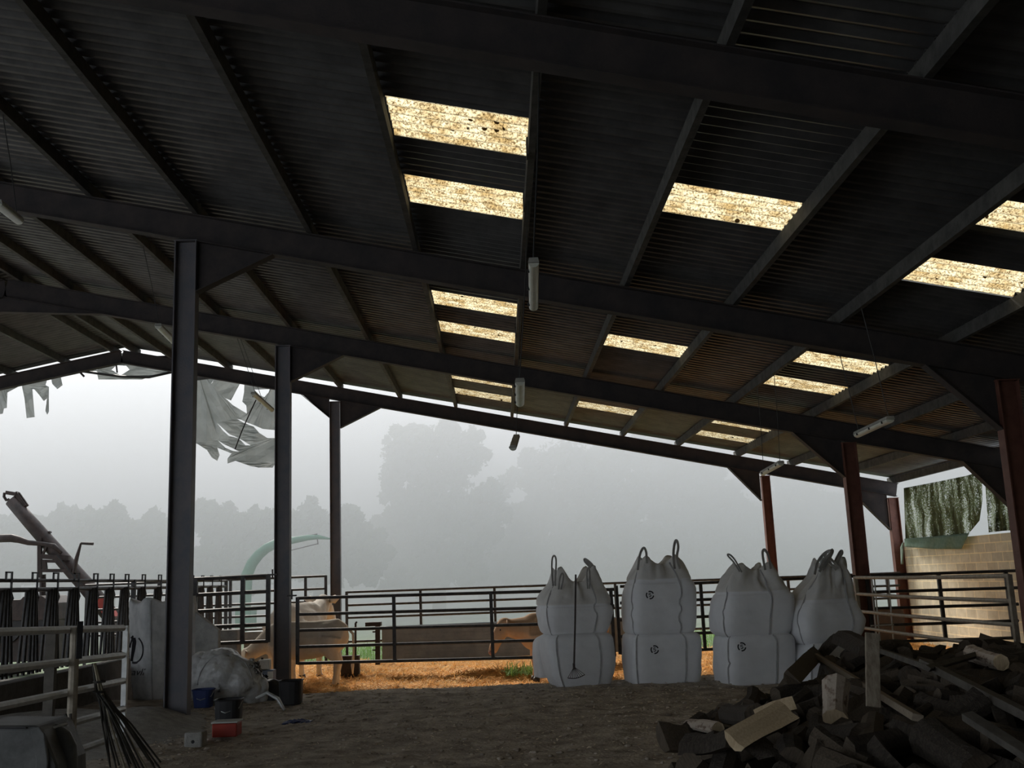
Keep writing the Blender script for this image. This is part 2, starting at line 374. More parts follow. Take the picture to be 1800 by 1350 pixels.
# meadow
P = np.zeros((60, 90, 3))
for j in range(60):
    for i in range(90):
        x = -220+i*5; y = 27.3+(j/59)**1.7*260; P[j, i] = (x, y, -.38+.1*fbm(x, y, .1)+(0 if y < 30 else .0))
tag(grid_mesh('ground', P, MT['grass']), kind='structure')
tag(strands('grass_tuft', 9000, (-8, 9), (27.4, 34), .30, .014, MT['blade'], lambda x, y: -.36, lift=.05, tilt=1.1),
    'fresh green grass growing just outside the far end of the barn', 'grass', kind='stuff')
fogm = bpy.data.materials.new('fog_volume'); fogm.use_nodes = True
fN = fogm.node_tree.nodes; fN.remove(fN['Principled BSDF'])
vs_ = fN.new('ShaderNodeVolumeScatter'); vs_.inputs['Density'].default_value = FOG_DENSITY; vs_.inputs['Anisotropy'].default_value = .25
vs_.inputs['Color'].default_value = (.97, .985, 1, 1)
va_ = fN.new('ShaderNodeVolumeAbsorption'); va_.inputs['Density'].default_value = FOG_ABSORB; va_.inputs['Color'].default_value = (0, .03, .09, 1)
ad_ = fN.new('ShaderNodeAddShader')
fogm.node_tree.links.new(vs_.outputs[0], ad_.inputs[0]); fogm.node_tree.links.new(va_.outputs[0], ad_.inputs[1])
fogm.node_tree.links.new(ad_.outputs[0], fN['Material Output'].inputs['Volume'])
tag(M().box((-160, 34, -1.2), (170, 230, 19)).build('morning_fog', fogm), 'thick white morning fog over the meadow behind the barn', 'fog', kind='stuff')

# ------------------------------------------------------------------ steel frames
XRIDGE = -9.75
def rz_(x): return 5.898 - .2121*x if x >= XRIDGE else 5.898 - .2121*XRIDGE - .19*(XRIDGE-x)     # top of rafters
XW = -24.0
SL = Vector((1, 0, -.2121)).normalized(); SLL = Vector((1, 0, .2121)).normalized()
def frame(Y, name, inner=True, rdepth=.38, left=True, right=True, eave=True):
    r = empty('roof_truss', (XL, Y, rz_(XL)), 0, None, None); r['kind'] = 'thing'
    tag(r, *name)
    h = rdepth/2/math.cos(math.atan(.2121))
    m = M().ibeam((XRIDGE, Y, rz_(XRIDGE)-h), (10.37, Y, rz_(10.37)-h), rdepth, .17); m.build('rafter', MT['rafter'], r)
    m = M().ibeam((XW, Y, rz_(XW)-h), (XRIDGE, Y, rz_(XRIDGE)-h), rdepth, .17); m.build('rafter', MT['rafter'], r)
    # ridge haunches
    for s in (() if Y == DC else (-1, 1)):
        a = (XRIDGE, Y, rz_(XRIDGE)-2*h); b = (XRIDGE+s*2.0, Y, rz_(XRIDGE+s*2.0)-2*h+.01); c = (XRIDGE, Y, rz_(XRIDGE)-2*h-.30)
        m = M().prism([Vector(p)-Vector((0,.006,0)) for p in (a, b, c)], (0,0,0), (0,.012,0)); m.beam(b, c, .15, .012, (0,0,1)); m.build('ridge_haunch', MT['rafter'], r)
    hs = []
    if Y != D0: hs += [(XL, 1, 1.05, .72)]
    if Y == DC: hs += [(XL, -1, .75, .5)]
    hs += [(XR, -1, .95 if Y != DC else .8, .72)]
    if Y == DC: hs += [(XE, -1, 1.0, .9)]
    else: hs += [(XE, -1, .9, .8)]
    for X, s, w, d in hs:
        x0 = X+s*.14; x1 = X+s*(w+.14)
        t0 = rz_(x0)-2*h; t1 = rz_(x1)-2*h
        a = (x0, Y, t0+.02); b = (x1, Y, t1+.02); c = (x0, Y, t0-d)
        m = M().prism([Vector(p)-Vector((0,.007,0)) for p in (a, b, c)], (0,0,0), (0,.014,0)); m.beam(Vector(b)+Vector((0,0,-.02)), c, .17, .014, (0,0,1))
        m.build('haunch', MT['rafter'], r)
    return r, h
def column(X, Y, label, mt, depth=.28, width=.18, zb=None, flange=True, dh=.19):
    top = rz_(X)-.40 if True else 0
    zb = gz(Y)-.05 if zb is None else zb
    r = empty('steel_column', (X, Y, zb), 0, label, 'column'); r['kind'] = 'thing'
    m = M(); t = .016
    for k in (-1, 1): m.box((X+k*(depth/2)-t/2, Y-width/2, zb), (X+k*(depth/2)+t/2, Y+width/2, top))
    m.box((X-depth/2, Y-.006, zb), (X+depth/2, Y+.006, top)); m.build('shaft', mt, r)
    M().box((X-depth/2-.05, Y-width/2-.05, zb), (X+depth/2+.05, Y+width/2+.05, zb+.07)).build('base_plate', mt, r)
    M().box((X-depth/2-.02, Y-width/2-.01, top-.012), (X+depth/2+.02, Y+width/2+.01, top)).build('cap_plate', mt, r)
    return r
frame(D0, ('overhead steel roof frame nearest the viewer, crossing the top of the picture', 'roof frame'))
frame(DA, ('steel roof frame carried by the thickest, nearest left column', 'roof frame'))
frame(DB, ('middle steel roof frame, second from the open far end', 'roof frame'))
frame(DC, ('farthest steel roof frame spanning the open foggy end of the barn', 'roof frame'), rdepth=.34)
column(XL, DA, 'thickest dark steel column, nearest on the left beside the grey bag', MT['steel'])
column(XL, DB, 'dark steel column hiding the head end of the cream heifer', MT['steel'])
column(XL, DC, 'dark steel column at the open end, left of the large foggy tree', MT['steel'], .24)
column(XR, DA, 'dark brown steel column at the right edge of the picture', MT['redsteel'])
column(XR, DB, 'brown steel column behind the rightmost stack of bags', MT['redsteel'], .26)
column(XR, DC, 'thin red-brown steel column rising behind the third stack of bags', MT['redsteel'], .2)
column(XE, DC, 'red-brown corner column where the block wall meets the open end', MT['redsteel'], .24)
column(XE, DB, 'wall column inside the block wall behind the right edge column', MT['redsteel'], .24)

# purlins
PX = [-23.2, -21.7, -20.2, -18.7, -17.2, -15.7, -14.2, -12.7, -11.3, -10.0, -9.45, -8.45, -6.98, -5.50, -4.03, -2.46, -1.0, .47, 1.88, 3.35, 4.79, 6.34, 7.74, 9.10, 10.35]
names = {i: None for i in range(len(PX))}
rightn = [x for x in PX if x > XRIDGE]
ordn = ['first','second','third','fourth','fifth','sixth','seventh','eighth','ninth','tenth','eleventh','twelfth','thirteenth','fourteenth','fifteenth']
lefts = sorted([x for x in PX if x < XRIDGE], reverse=True)
for x in PX:
    s = x > XRIDGE
    k = rightn.index(x) if s else lefts.index(x)
    m = M().box((x-.035, -3, rz_(x)), (x+.035, 26.95, rz_(x)+.17))
    if x == .47:    # cleats
        for Y in (9.6, 11.1, 17.4): m.box((x-.05, Y, rz_(x)-.02), (x-.03, Y+.16, rz_(x)+.16))
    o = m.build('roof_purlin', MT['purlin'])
    tag(o, 'long grey roof purlin, %s down from the ridge on the %s slope' % (ordn[k], 'right' if s else 'left'), 'purlin', 'roof purlins')

# corrugated roof with openings for the translucent sheets
SK = [(-1.0, .47, [(9.27,10.20),(11.22,12.15),(16.03,17.02),(18.0,18.90),(22.76,23.55),(24.64,25.47)]),
      (1.88, 3.35, [(10.20,11.10),(17.0,17.87),(23.5,24.42)]),
      (4.79, 6.34, [(9.30,10.09),(11.07,11.95),(15.90,16.80),(17.83,18.75),(22.6,23.55),(24.66,25.42)])]
PITCHC = .177
def zs(x, y, o=0): return rz_(x)+.205+.030*math.cos(2*PI*y/PITCHC)+o
def sheet_strip(m, x0, x1, y0, y1, o=0, n=6):
    ny = max(2, int(round((y1-y0)/PITCHC*n))); b = len(m.v); vs = []; fs = []
    for j in range(ny+1):
        y = y0+(y1-y0)*j/ny
        vs += [(x0, y, zs(x0, y, o)), (x1+.05, y, zs(x1+.05, y, o+.012))]
    for j in range(ny): fs.append((2*j, 2*j+1, 2*j+3, 2*j+2))
    m.add(vs, fs)
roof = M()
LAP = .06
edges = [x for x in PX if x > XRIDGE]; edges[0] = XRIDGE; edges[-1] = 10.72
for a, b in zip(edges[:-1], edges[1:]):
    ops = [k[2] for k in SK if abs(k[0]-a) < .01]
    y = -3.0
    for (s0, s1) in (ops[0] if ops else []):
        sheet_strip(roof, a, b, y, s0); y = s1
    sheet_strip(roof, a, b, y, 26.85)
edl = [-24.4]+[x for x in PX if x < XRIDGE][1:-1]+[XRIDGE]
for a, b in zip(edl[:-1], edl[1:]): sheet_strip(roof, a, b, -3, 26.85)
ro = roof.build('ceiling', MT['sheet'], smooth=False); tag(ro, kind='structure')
sd = ro.modifiers.new('thick', 'SOLIDIFY'); sd.thickness = .008; sd.offset = 1
k = 0
for a, b, ops in SK:
    for (s0, s1) in ops:
        k += 1; m = M(); sheet_strip(m, a-.02, b+.02, s0-.05, s1+.05, .014, 10)
        o = m.build('window_%d' % k, MT['skylight'], smooth=True); tag(o, kind='structure')
# ridge cap
tag(M().prism([(XRIDGE-.35, 0, rz_(XRIDGE)+.19), (XRIDGE, 0, rz_(XRIDGE)+.27), (XRIDGE+.35, 0, rz_(XRIDGE)+.19), (XRIDGE, 0, rz_(XRIDGE)+.30)], (0,-3,0), (0,24,0)).build('trim_1', MT['sheet']), kind='structure')

# ------------------------------------------------------------------ walls
wr = M().box((10.36, 19.8, -.6), (10.56, 26.7, 2.17)); tag(wr.build('wall_right', MT['block']), kind='structure')
m = M().box((10.36, -4, -.5), (10.56, 19.79, 3.66)); tag(m.build('wall_right_front', MT['block']), kind='structure')
m = M().box((-5.0, -4.2, -.1), (10.6, -4.0, 8)); m.box((-9.0, -4.2, 3.3), (-5.01, -4.0, 8.4)); tag(m.build('wall_light_blocker', MT['sheet']), kind='structure')  # unseen wall behind the camera, added and cut to shape to darken the interior

# ------------------------------------------------------------------ big bags
def lerp_rows(rows, n):
    ys_ = [r[0] for r in rows]; out = []
    for k in range(n):
        t = ys_[0]+(ys_[-1]-ys_[0])*k/(n-1)
        out.append((t, np.interp(-t, [-a for a in ys_], [r[1] for r in rows]), np.interp(-t, [-a for a in ys_], [r[2] for r in rows])))
    return out
def smoothrows(rows, n=44):
    R = lerp_rows(rows, n); A = np.array(R)
    for _ in range(2):
        A[1:-1, 1:] = (A[:-2, 1:]+2*A[1:-1, 1:]+A[2:, 1:])/4
    return A
def bag(label, rows, D, dep=.95, rot=.12, expo=6.5, rise=0, sag=.10, mt='bag', seams=(.07, .78), wr=.010, seed=0, group=None, neck=None, cat='bulk bag'):
    """rows: (py, left px, right px) from the base upwards, seen at depth D+.3*dep"""
    A = smoothrows(rows); Dm = D+dep*.3; nu = 72
    cxp = (A[0, 1]+A[0, 2])/2; base = at(cxp, A[0, 0], Dm)
    Z = [at(cxp, a[0], Dm).z for a in A]
    z0 = Z[0]; root = empty('bulk_bag', (base.x, D+dep/2, z0), 0, label, cat, group)
    vs = []; wmax = max(at(a[2], a[0], Dm).x-at(a[1], a[0], Dm).x for a in A)
    for j, a in enumerate(A):
        xl = at(a[1], a[0], Dm).x; xr = at(a[2], a[0], Dm).x; w = (xr-xl); c = (xl+xr)/2; t = j/(len(A)-1)
        dp = dep*(w/wmax)**.8; pts = []
        for i in range(nu):
            th = 2*PI*i/nu; ct, st = math.cos(th), math.sin(th)
            r = (abs(ct)**expo+abs(st)**expo)**(-1/expo)
            x, y = r*ct, r*st; pts.append((x*math.cos(rot)-y*math.sin(rot), x*math.sin(rot)+y*math.cos(rot), th))
        mx = max(p[0] for p in pts)
        isneck = neck is not None and t > neck
        for x, y, th in pts:
            X = c+x/mx*w/2; Y = D+dep/2+y/mx*dp/2; z = Z[j]
            k = max(0, (t-.55)/.45) if rise else 0
            z += rise*1.5*k*k*(abs(math.sin(2*(th))) ** 5 - .30)
            nz = fbm(X*1.5+seed, (z+Y)*2.5, 1.7, 2)*wr + noise.noise(Vector((th*2.5+seed, z*9, seed)))*wr*.6
            if isneck:
                q = min(1, (t-neck)/.2); nz += q*(.05*noise.noise(Vector((th*5+seed, z*1.5, 2)))+.055*(abs(noise.noise(Vector((th*9+z*1.2, z*2+seed, 5))))*2-.5))-.03*math.exp(-((t-neck)/.02)**2)
            n = Vector((x, y, 0)).normalized(); vs.append((X+n.x*nz, Y+n.y*nz, z))
    fs = []; nr = len(A)
    for j in range(nr-1):
        for i in range(nu): fs.append((j*nu+i, j*nu+(i+1) % nu, (j+1)*nu+(i+1) % nu, (j+1)*nu+i))
    # closed top: rings drawn inwards and sagging
    top = vs[-nu:]; cx = sum(p[0] for p in top)/nu; cy = sum(p[1] for p in top)/nu; zt = Z[-1]; last = (nr-1)*nu
    for q in (.85, .6, .3):
        b = len(vs)
        for (x, y, z) in top: vs.append((cx+(x-cx)*q, cy+(y-cy)*q, z*q+(zt-sag)*(1-q) if rise else zt+.02*(1-q)))
        for i in range(nu): fs.append((last+i, last+(i+1) % nu, b+(i+1) % nu, b+i))
        last = b
    fs.append(tuple(last+i for i in range(nu))); fs.append(tuple(range(nu))[::-1])
    mm = M().add(vs, fs)
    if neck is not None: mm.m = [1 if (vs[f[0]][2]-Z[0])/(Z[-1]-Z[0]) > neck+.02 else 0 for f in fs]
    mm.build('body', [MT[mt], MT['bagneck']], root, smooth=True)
    for f in seams:
        pts = []; 
        for j in range(0, nr-1, 2):
            ring = [v for v in vs[j*nu:(j+1)*nu] if v[1] < D+dep*.55]; x0 = min(v[0] for v in ring); x1 = max(v[0] for v in ring)
            v = min(ring, key=lambda v: abs(v[0]-(x0+f*(x1-x0)))); pts.append(Vector(v)+Vector((0, -.006, 0)))
        for k in range(1, len(pts)-1): pts[k] = (pts[k-1]+pts[k]*2+pts[k+1])/4+Vector((0, -.001, 0))
        m = M(); m.ribbon(pts, .022, (0, -1, 0), .012); m.build('corner_seam', MT['bagdark'], root)
    root['top'] = Z[-1]
    return root
def loop(root, px, y, w=.045, dy=0, mt='strap'):
    n = len(px); pts = [at(p[0], p[1], y+dy*k/(n-1)) for k, p in enumerate(px)]
    # soften by subdivision
    for _ in range(2):
        q = [pts[0]]
        for a, b in zip(pts[:-1], pts[1:]): q += [a*.75+b*.25, a*.25+b*.75]
        pts = q+[pts[-1]]
    M().ribbon(pts, w, (.6, -.8, 0), .006).build('lifting_loop', MT[mt], root)
def emblem(root, px, py, D, r=.055, kind=0):
    m = M(); body = [c for c in root.children if c.name.startswith('body')][0]
    me = body.data; bm = bmesh.new(); bm.from_mesh(me); T = BVHTree.FromBMesh(bm); bm.free(); off = wpos(root)
    c = at(px, py, D)
    def drop(x, z):
        h = T.ray_cast(Vector((c.x+x-off.x, -3, c.z+z-off.z)), Vector((0, 1, 0)))
        return (h[0]+off+Vector((0, -.005, 0))) if h[0] else Vector((c.x+x, D, c.z+z))
    for a0, a1 in ((20, 110), (140, 230), (260, 350)):
        pts = [drop(r*math.cos(math.radians(a0+(a1-a0)*k/7)), r*math.sin(math.radians(a0+(a1-a0)*k/7))) for k in range(8)]
        m.ribbon(pts, r*.34, (0, -1, 0), .003)
    S = [(.3,.45), (-.25,.45), (-.3,.05), (.15,.05), (.3,-.2), (.05,-.45), (-.3,-.4)]
    m.ribbon([drop(r*a, r*b) for a, b in S], r*.22, (0, -1, 0), .003)
    m.build('printed_emblem', MT['ink'], root)

def gd(px, py): return gnd(px, py).y
S1, S2, S3, S4 = gd(1015, 1208)+.0, gd(1165, 1203), gd(1325, 1204), gd(1440, 1201)
lowrows = lambda yb, yt, l, r, bl=0, br=0: [(yb, l+8, r-8), (yb-6, l+3, r-3), (yb-22, l+1, r), (yb-50, l-bl, r+br), (yb-72, l-bl, r+br), (yt+8, l+1, r), (yt+3, l+4, r-4), (yt, l+12, r-12)]
b = bag('white bulk bag at the foot of the leftmost stack, rake leaning on it',
    [(1209, 975, 1068), (1204, 968, 1074), (1185, 959, 1079), (1160, 953, 1082), (1140, 950, 1080), (1122, 950, 1078), (1116, 951, 1074), (1112, 962, 1064)], S1, rot=.16, seams=(.17, .80), seed=1)
b = bag('open-topped white bulk bag on top of the leftmost stack',
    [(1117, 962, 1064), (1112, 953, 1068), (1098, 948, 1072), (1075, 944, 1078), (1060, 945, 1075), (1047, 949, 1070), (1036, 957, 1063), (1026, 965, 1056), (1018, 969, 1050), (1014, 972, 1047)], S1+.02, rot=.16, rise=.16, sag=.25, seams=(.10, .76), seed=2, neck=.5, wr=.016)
loop(b, [(972,1030),(970,1005),(970,982),(974,975),(978,982),(977,1003),(976,1030)], S1+.12, .03)
loop(b, [(1056,1030),(1048,1008),(1036,995),(1026,984),(1030,983),(1042,994),(1050,1008)], S1+.30, .05)
loop(b, [(982,1036),(984,1014),(989,1006),(991,1014),(986,1036)], S1+.05, .03)
loop(b, [(1033,1035),(1031,1005),(1034,996),(1037,1005),(1036,1035)], S1+.05, .03)
b = bag('white bulk bag at the foot of the second stack from the left, small round print', 
    [(1203, 1107, 1226), (1199, 1103, 1230), (1180, 1101, 1232), (1155, 1099, 1232), (1125, 1099, 1231), (1116, 1100, 1228), (1112, 1103, 1220), (1110, 1112, 1210)], S2, rot=.10, seams=(.10, .78), seed=3)
emblem(b, 1151, 1142, S2)
b = bag('tallest white bulk bag with two lifting loops, on the second stack from the left',
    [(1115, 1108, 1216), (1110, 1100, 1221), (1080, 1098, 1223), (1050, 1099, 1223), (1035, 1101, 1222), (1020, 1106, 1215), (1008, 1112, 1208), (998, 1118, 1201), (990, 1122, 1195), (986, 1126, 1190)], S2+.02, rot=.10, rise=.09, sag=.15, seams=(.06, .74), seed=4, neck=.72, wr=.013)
emblem(b, 1143, 1046, S2)
loop(b, [(1121,1002),(1124,975),(1131,961),(1136,968),(1137,990)], S2+.15, .045)
loop(b, [(1186,1000),(1183,975),(1186,952),(1190,949),(1193,962),(1189,978),(1195,1000)], S2+.10, .05)
b = bag('white bulk bag at the foot of the third stack, small print high on its front',
    [(1204, 1270, 1390), (1200, 1267, 1393), (1180, 1265, 1395), (1150, 1265, 1395), (1125, 1265, 1394), (1117, 1267, 1390), (1113, 1276, 1380)], S3, rot=.08, seams=(.07, .72), seed=5)
emblem(b, 1304, 1137, S3)
b = bag('white bulk bag with gathered top on the third stack from the left',
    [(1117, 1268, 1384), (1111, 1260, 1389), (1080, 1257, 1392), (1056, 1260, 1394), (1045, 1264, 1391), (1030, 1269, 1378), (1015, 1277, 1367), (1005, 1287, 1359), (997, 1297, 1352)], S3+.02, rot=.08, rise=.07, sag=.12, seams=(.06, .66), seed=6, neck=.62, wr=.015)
loop(b, [(1300,1005),(1290,988),(1280,978),(1278,974),(1284,975),(1292,984),(1299,997),(1304,1006)], S3+.12, .03)
loop(b, [(1345,1002),(1341,980),(1340,968),(1345,966),(1351,976),(1355,1000)], S3+.12, .05)
b = bag('white bulk bag under the rightmost stack, half buried by firewood',
    [(1200, 1392, 1505), (1194, 1387, 1510), (1170, 1386, 1512), (1148, 1389, 1510), (1134, 1394, 1506), (1129, 1400, 1498)], S4, rot=.30, seams=(.20,), seed=7)
b = bag('rightmost white bulk bag with crossed straps, sagging wide over its stack',
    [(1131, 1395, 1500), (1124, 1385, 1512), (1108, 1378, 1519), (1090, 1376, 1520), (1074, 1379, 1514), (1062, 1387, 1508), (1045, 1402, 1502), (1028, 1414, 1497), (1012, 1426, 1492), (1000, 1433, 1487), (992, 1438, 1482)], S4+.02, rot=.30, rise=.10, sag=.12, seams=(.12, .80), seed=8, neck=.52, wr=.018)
loop(b, [(1432,1010),(1436,988),(1449,972),(1462,967),(1460,973),(1448,984),(1441,1000)], S4+.12, .05)
loop(b, [(1440,1005),(1452,985),(1462,966),(1465,968),(1456,986),(1446,1002)], S4+.20, .05)
loop(b, [(1470,1002),(1460,990),(1448,977),(1452,975),(1464,986),(1474,998)], S4+.25, .05)
loop(b, [(1466,990),(1472,978),(1478,968),(1482,970),(1476,980),(1470,992)], S4+.35, .05)
b = bag('corner of a white bulk bag peeping out behind the leftmost stack',
    [(1190, 940, 1000), (1146, 936, 1002), (1128, 937, 1002), (1120, 944, 998), (1117, 952, 990)], S1+1.25, dep=.5, rot=.2, seams=(), seed=9)
b = bag('grey bulk bag with round printed logo, left of the thickest column',
    [(1229, 226, 338), (1224, 223, 341), (1190, 221, 343), (1140, 219, 344), (1090, 217, 343), (1065, 217, 342), (1056, 220, 340)], gd(275, 1230), dep=1.0, rot=.62, rise=.06, sag=.3, mt='oldbag', seams=(.46,), seed=12, wr=.02)
GBC = Vector((-5.5, 16, 1)); GB = b; GBD = gd(275, 1230)
def printed(root, c, r):
    body = [k for k in root.children if k.name.startswith('body')][0]
    bm = bmesh.new(); bm.from_mesh(body.data); T = BVHTree.FromBMesh(bm); bm.free(); off = wpos(root)
    def drop(px, py):
        o = EYE; d = ray(px, py).normalized(); h = T.ray_cast(o-off, d)
        return (h[0]+off-d*.008) if h[0] else None
    m = M()
    arc = [drop(c[0]+r*.95*math.cos(math.radians(a)), c[1]-r*1.45*math.sin(math.radians(a))) for a in range(-108, 71, 9)]
    m.ribbon([p for p in arc if p], .035, (0, -1, 0), .003)
    arc = [drop(c[0]+r*.95*math.cos(math.radians(a)), c[1]-r*1.45*math.sin(math.radians(a))) for a in range(100, 200, 9)]
    m.ribbon([p for p in arc if p], .03, (0, -1, 0), .003)
    for seg, w in (([(-.15,-1.5),(-.55,-.2),(-.9,.35)], .05), ([(-.9,.05),(.3,.05)], .07), ([(.05,-1.3),(-.25,1.3)], .08)):
        P_ = [drop(c[0]+r*a*.9, c[1]+r*b_) for a, b_ in seg]; m.ribbon([p for p in P_ if p], w, (0, -1, 0), .003)
    m.build('printed_logo', MT['ink'], root)
    cu = bpy.data.curves.new('t', 'FONT'); cu.body = "'ravll"; cu.size = 1; cu.shear = .35
    to = bpy.data.objects.new('t', cu); col.objects.link(to); dg = bpy.context.evaluated_depsgraph_get(); tm = bpy.data.meshes.new_from_object(to.evaluated_get(dg))
    xs_ = [v.co.x for v in tm.vertices]; w = max(xs_)-min(xs_)
    mm = M(); vv = []
    for v in tm.vertices:
        p = drop(224+(v.co.x-min(xs_))/w*32, 1187-v.co.y*17); vv.append(p)
    fc = [tuple(p.vertices) for p in tm.polygons if all(vv[i] is not None for i in p.vertices)]
    mm.add([v if v is not None else GBC for v in vv], fc)
    used = sorted({i for f in mm.f for i in f}); ix = {a: k for k, a in enumerate(used)}
    mm.v = [mm.v[i] for i in used]; mm.f = [tuple(ix[i] for i in f) for f in mm.f]; mm.build('printed_lettering', MT['ink'], root)
    bpy.data.objects.remove(to); 
printed(GB, (237, 1142), 16)

# rake leaning on the leftmost stack
yb = S1-.22
rk = empty('leaf_rake', gnd(1010, 1200)-Vector((0, .2, 0)), 0, 'leaf rake with long thin handle leaning on the leftmost bag stack', 'rake')
ptop, pap = at(1012, 1010, S1+.01), at(1009, 1172, yb)
M().tube([ptop, at(1011, 1090, (S1+yb)/2-.02), pap], .014, 8).build('handle', MT['machine'], rk)
m = M(); tips = [at(998+30*k/8, 1192-6*(k/8)+1.6*math.sin(PI*k/8)*2, yb-.06) for k in range(9)]
for t in tips: m.beam(pap, t, .005, .005)
m.build('tines', MT['machine'], rk); M().tube(tips, .006, 6).build('tie_band', MT['machine'], rk)
M().tube([pap+Vector((0,0,.05)), pap-Vector((0,0,.03))], .018, 8).build('socket', MT['machine'], rk)

# ------------------------------------------------------------------ gates and fences
def gate(name, label, cat, L, R, r=.022, mt='darkgate', posts=(0, 1), prange=None, end_r=None, group=None, bow=0, square=False, partname='rail'):
    """L, R: lists of 3D points (one per rail, from the top)"""
    root = empty(name, (L[-1].x, L[-1].y, L[-1].z), 0, label, cat, group)
    for a, b in zip(L, R):
        m = M()
        if square: m.beam(a, b, r*2, r*2)
        else: m.tube([a, (a*2+b)/3-Vector((0,0,bow)), (a+b*2)/3-Vector((0,0,bow)), b], r, 8)
        m.build(partname, MT[mt], root)
    for p in posts:
        t = L[0].lerp(R[0], p)+Vector((0,0,.02)); q = L[-1].lerp(R[-1], p)-Vector((0,0,.02)); t.x = q.x; t.y = q.y
        M().beam(t, q, (end_r or r)*2.1, (end_r or r)*2.1, (0, 1, 0)).build('upright', MT[mt], root)
    return root
def pl(px, pys, y): return [at(px, p, y) for p in pys]
def stilts(root, P_):
    for p in P_: M().box((p.x-.03, p.y-.03, -.45), (p.x+.03, p.y+.03, p.z)).build('ground_post', MT['darkgate'], root)
def hinge(root, p, mt):
    m = M().tube([p-Vector((0,0,.07)), p+Vector((0,0,.10))], .016, 8); m.beam(p-Vector((.09,0,0)), p+Vector((.09,0,0)), .03, .03); m.build('hinge', MT[mt], root)
g = gate('field_gate', 'long dark five-rail gate in front of the cream heifer', 'gate', pl(523, [1051.5,1080,1108,1137,1166], 19.8), pl(1080, [1036,1065,1094,1122,1152], 19.7), .030, posts=(0, .307, .617, 1))
hinge(g, at(513, 1047, 19.85), 'darkgate')
g = gate('field_gate', 'dark five-rail gate running behind the three right-hand bag stacks', 'gate', pl(1090, [1031,1060,1090,1119,1148], 19.85), pl(1503, [1013,1043,1073,1101,1131], 19.95), .028, posts=(0, .36, .7, 1))
g = gate('field_gate', 'dark five-rail gate left of the heifer column, hung high behind the headlocks', 'gate', pl(342, [1018,1046,1075,1103,1133], 19.95), pl(471, [1012,1039.5,1068,1097.5,1127], 19.95), .036, posts=(.0, .65, 1))
hinge(g, at(479, 1010, 19.95), 'darkgate')
g = gate('rail_fence', 'far rail fence at the open end, left of the heifer column', 'fence', pl(150, [1029,1051,1073,1095,1118], 26.3), pl(573, [1012.5,1034.5,1056.5,1078,1101], 26.3), .030, posts=(0, .30, .60, .915, 1))
stilts(g, [at(150, 1118, 26.3), at(573, 1101, 26.3)])
g = gate('rail_fence', 'far rail fence across the open end, behind the long grey trough', 'fence', pl(610, [1041,1064,1086,1128], 26.3), pl(1340, [1016,1037.5,1059.5,1101], 26.3), .030, posts=(0, .178, .357, .65, .95))
stilts(g, [at(610, 1128, 26.3), at(1340, 1101, 26.3)])
g = gate('rail_fence', 'far rail fence section between the thin red column and the corner column', 'fence', pl(1366, [1015,1036.5,1058,1100], 26.3), pl(1582, [1007,1029,1051,1094], 26.3), .030, posts=(.12, .80, .93))
stilts(g, [at(1392, 1100, 26.3), at(1575, 1094, 26.3)])
g = gate('wall_gate', 'dark five-rail gate standing across the block wall on the right', 'gate', pl(1530, [1012,1041,1070,1100,1129], 20.0), pl(1790, [1003,1033,1062,1091,1121], 20.0), .030, posts=(.02, .51, .97))
L = [atx(1511, 1015, 6.80), atx(1517, 1044, 6.80), atx(1523, 1075, 6.80), atx(1527, 1104, 6.80)]
R = [atx(1792, 1012, 6.80), atx(1792, 1057, 6.80), atx(1792, 1099, 6.80), atx(1792, 1140, 6.80)]
for k in range(4): L[k] = Vector((6.76, 19.75, L[k].z)); R[k] = Vector((6.80, 13.85, R[k].z))
g = gate('tubular_gate', 'pale brown galvanised tube gate between the two right-hand columns', 'gate', L, R, .030, 'galvbrown', posts=(0, 1), bow=.01)
g = empty('bar_panel', at(1545, 1133, 19.2), 0, 'pair of thin upright galvanised bars beside the pale brown gate', 'rails')
for a, b in (((1532,1018),(1543,1136)), ((1537,1018),(1549,1136)), ((1562,1018),(1572,1136))):
    M().tube([at(*a, 19.2), at(b[0]+3, b[1]+48, 19.2)], .014, 8).build('bar', MT['galv'], g)
M().tube([at(1531, 1100, 19.2), at(1571, 1098, 19.2)], .014, 8).build('bar', MT['galv'], g)

# near left galvanised gate (seen along its length)
def gx(px, py, x): return atx(px, py, x)
XG = -3.86
L = [gx(-30,1106,XG), gx(-30,1176,XG), gx(-30,1249,XG), gx(-30,1322,XG), gx(-30,1395,XG)]
for p in L: p.y = gx(0,1200,XG).y-.25
zl = [1.385, 1.10, .82, .55, .29]
R = [gx(216,1104,XG), gx(216,1152,XG), gx(216,1197,XG), gx(216,1246,XG), gx(216,1291,XG)]
yl = 7.55
L = [Vector((XG, yl, z)) for z in zl]
ng = gate('tubular_gate', 'nearest grey galvanised tube gate at the bottom left corner', 'gate', L, R, .033, 'galv', posts=(0, .13, 1), end_r=.024)
s = empty('strapped_post', gx(133, 1335, XG+.06), 0, 'grey post with a dark strap looped over the nearest left gate', 'post')
pa, pb = gx(118, 1100, XG+.09), gx(134, 1345, XG+.09)
pa.y = pb.y = 9.35
M().tube([pa-Vector((0,0,.02)), pb], .042, 10).build('post', MT['galvbrown'], s)
sp = [gx(q[0], q[1], XG+.16) for q in ((104,1100),(112,1095),(122,1102),(127,1130),(128,1160))]
for q in sp: q.y = 9.28
M().ribbon(sp, .05, (.5,-.8,.2), .012).build('strap', MT['black'], s)
m = M()
for k in range(7):
    t = rng.uniform(-.05, .05, 4); m.tube([Vector((pa.x+t[0]*.6, 9.27, .62)), Vector((pa.x+.02+t[1], 9.26, .40)), Vector((pa.x+.03+t[2], 9.25, .20)), Vector((pa.x+.03+t[3]*1.4, 9.25, .04))], .009, 5)
m.build('rope_tail', MT['twine'], s)
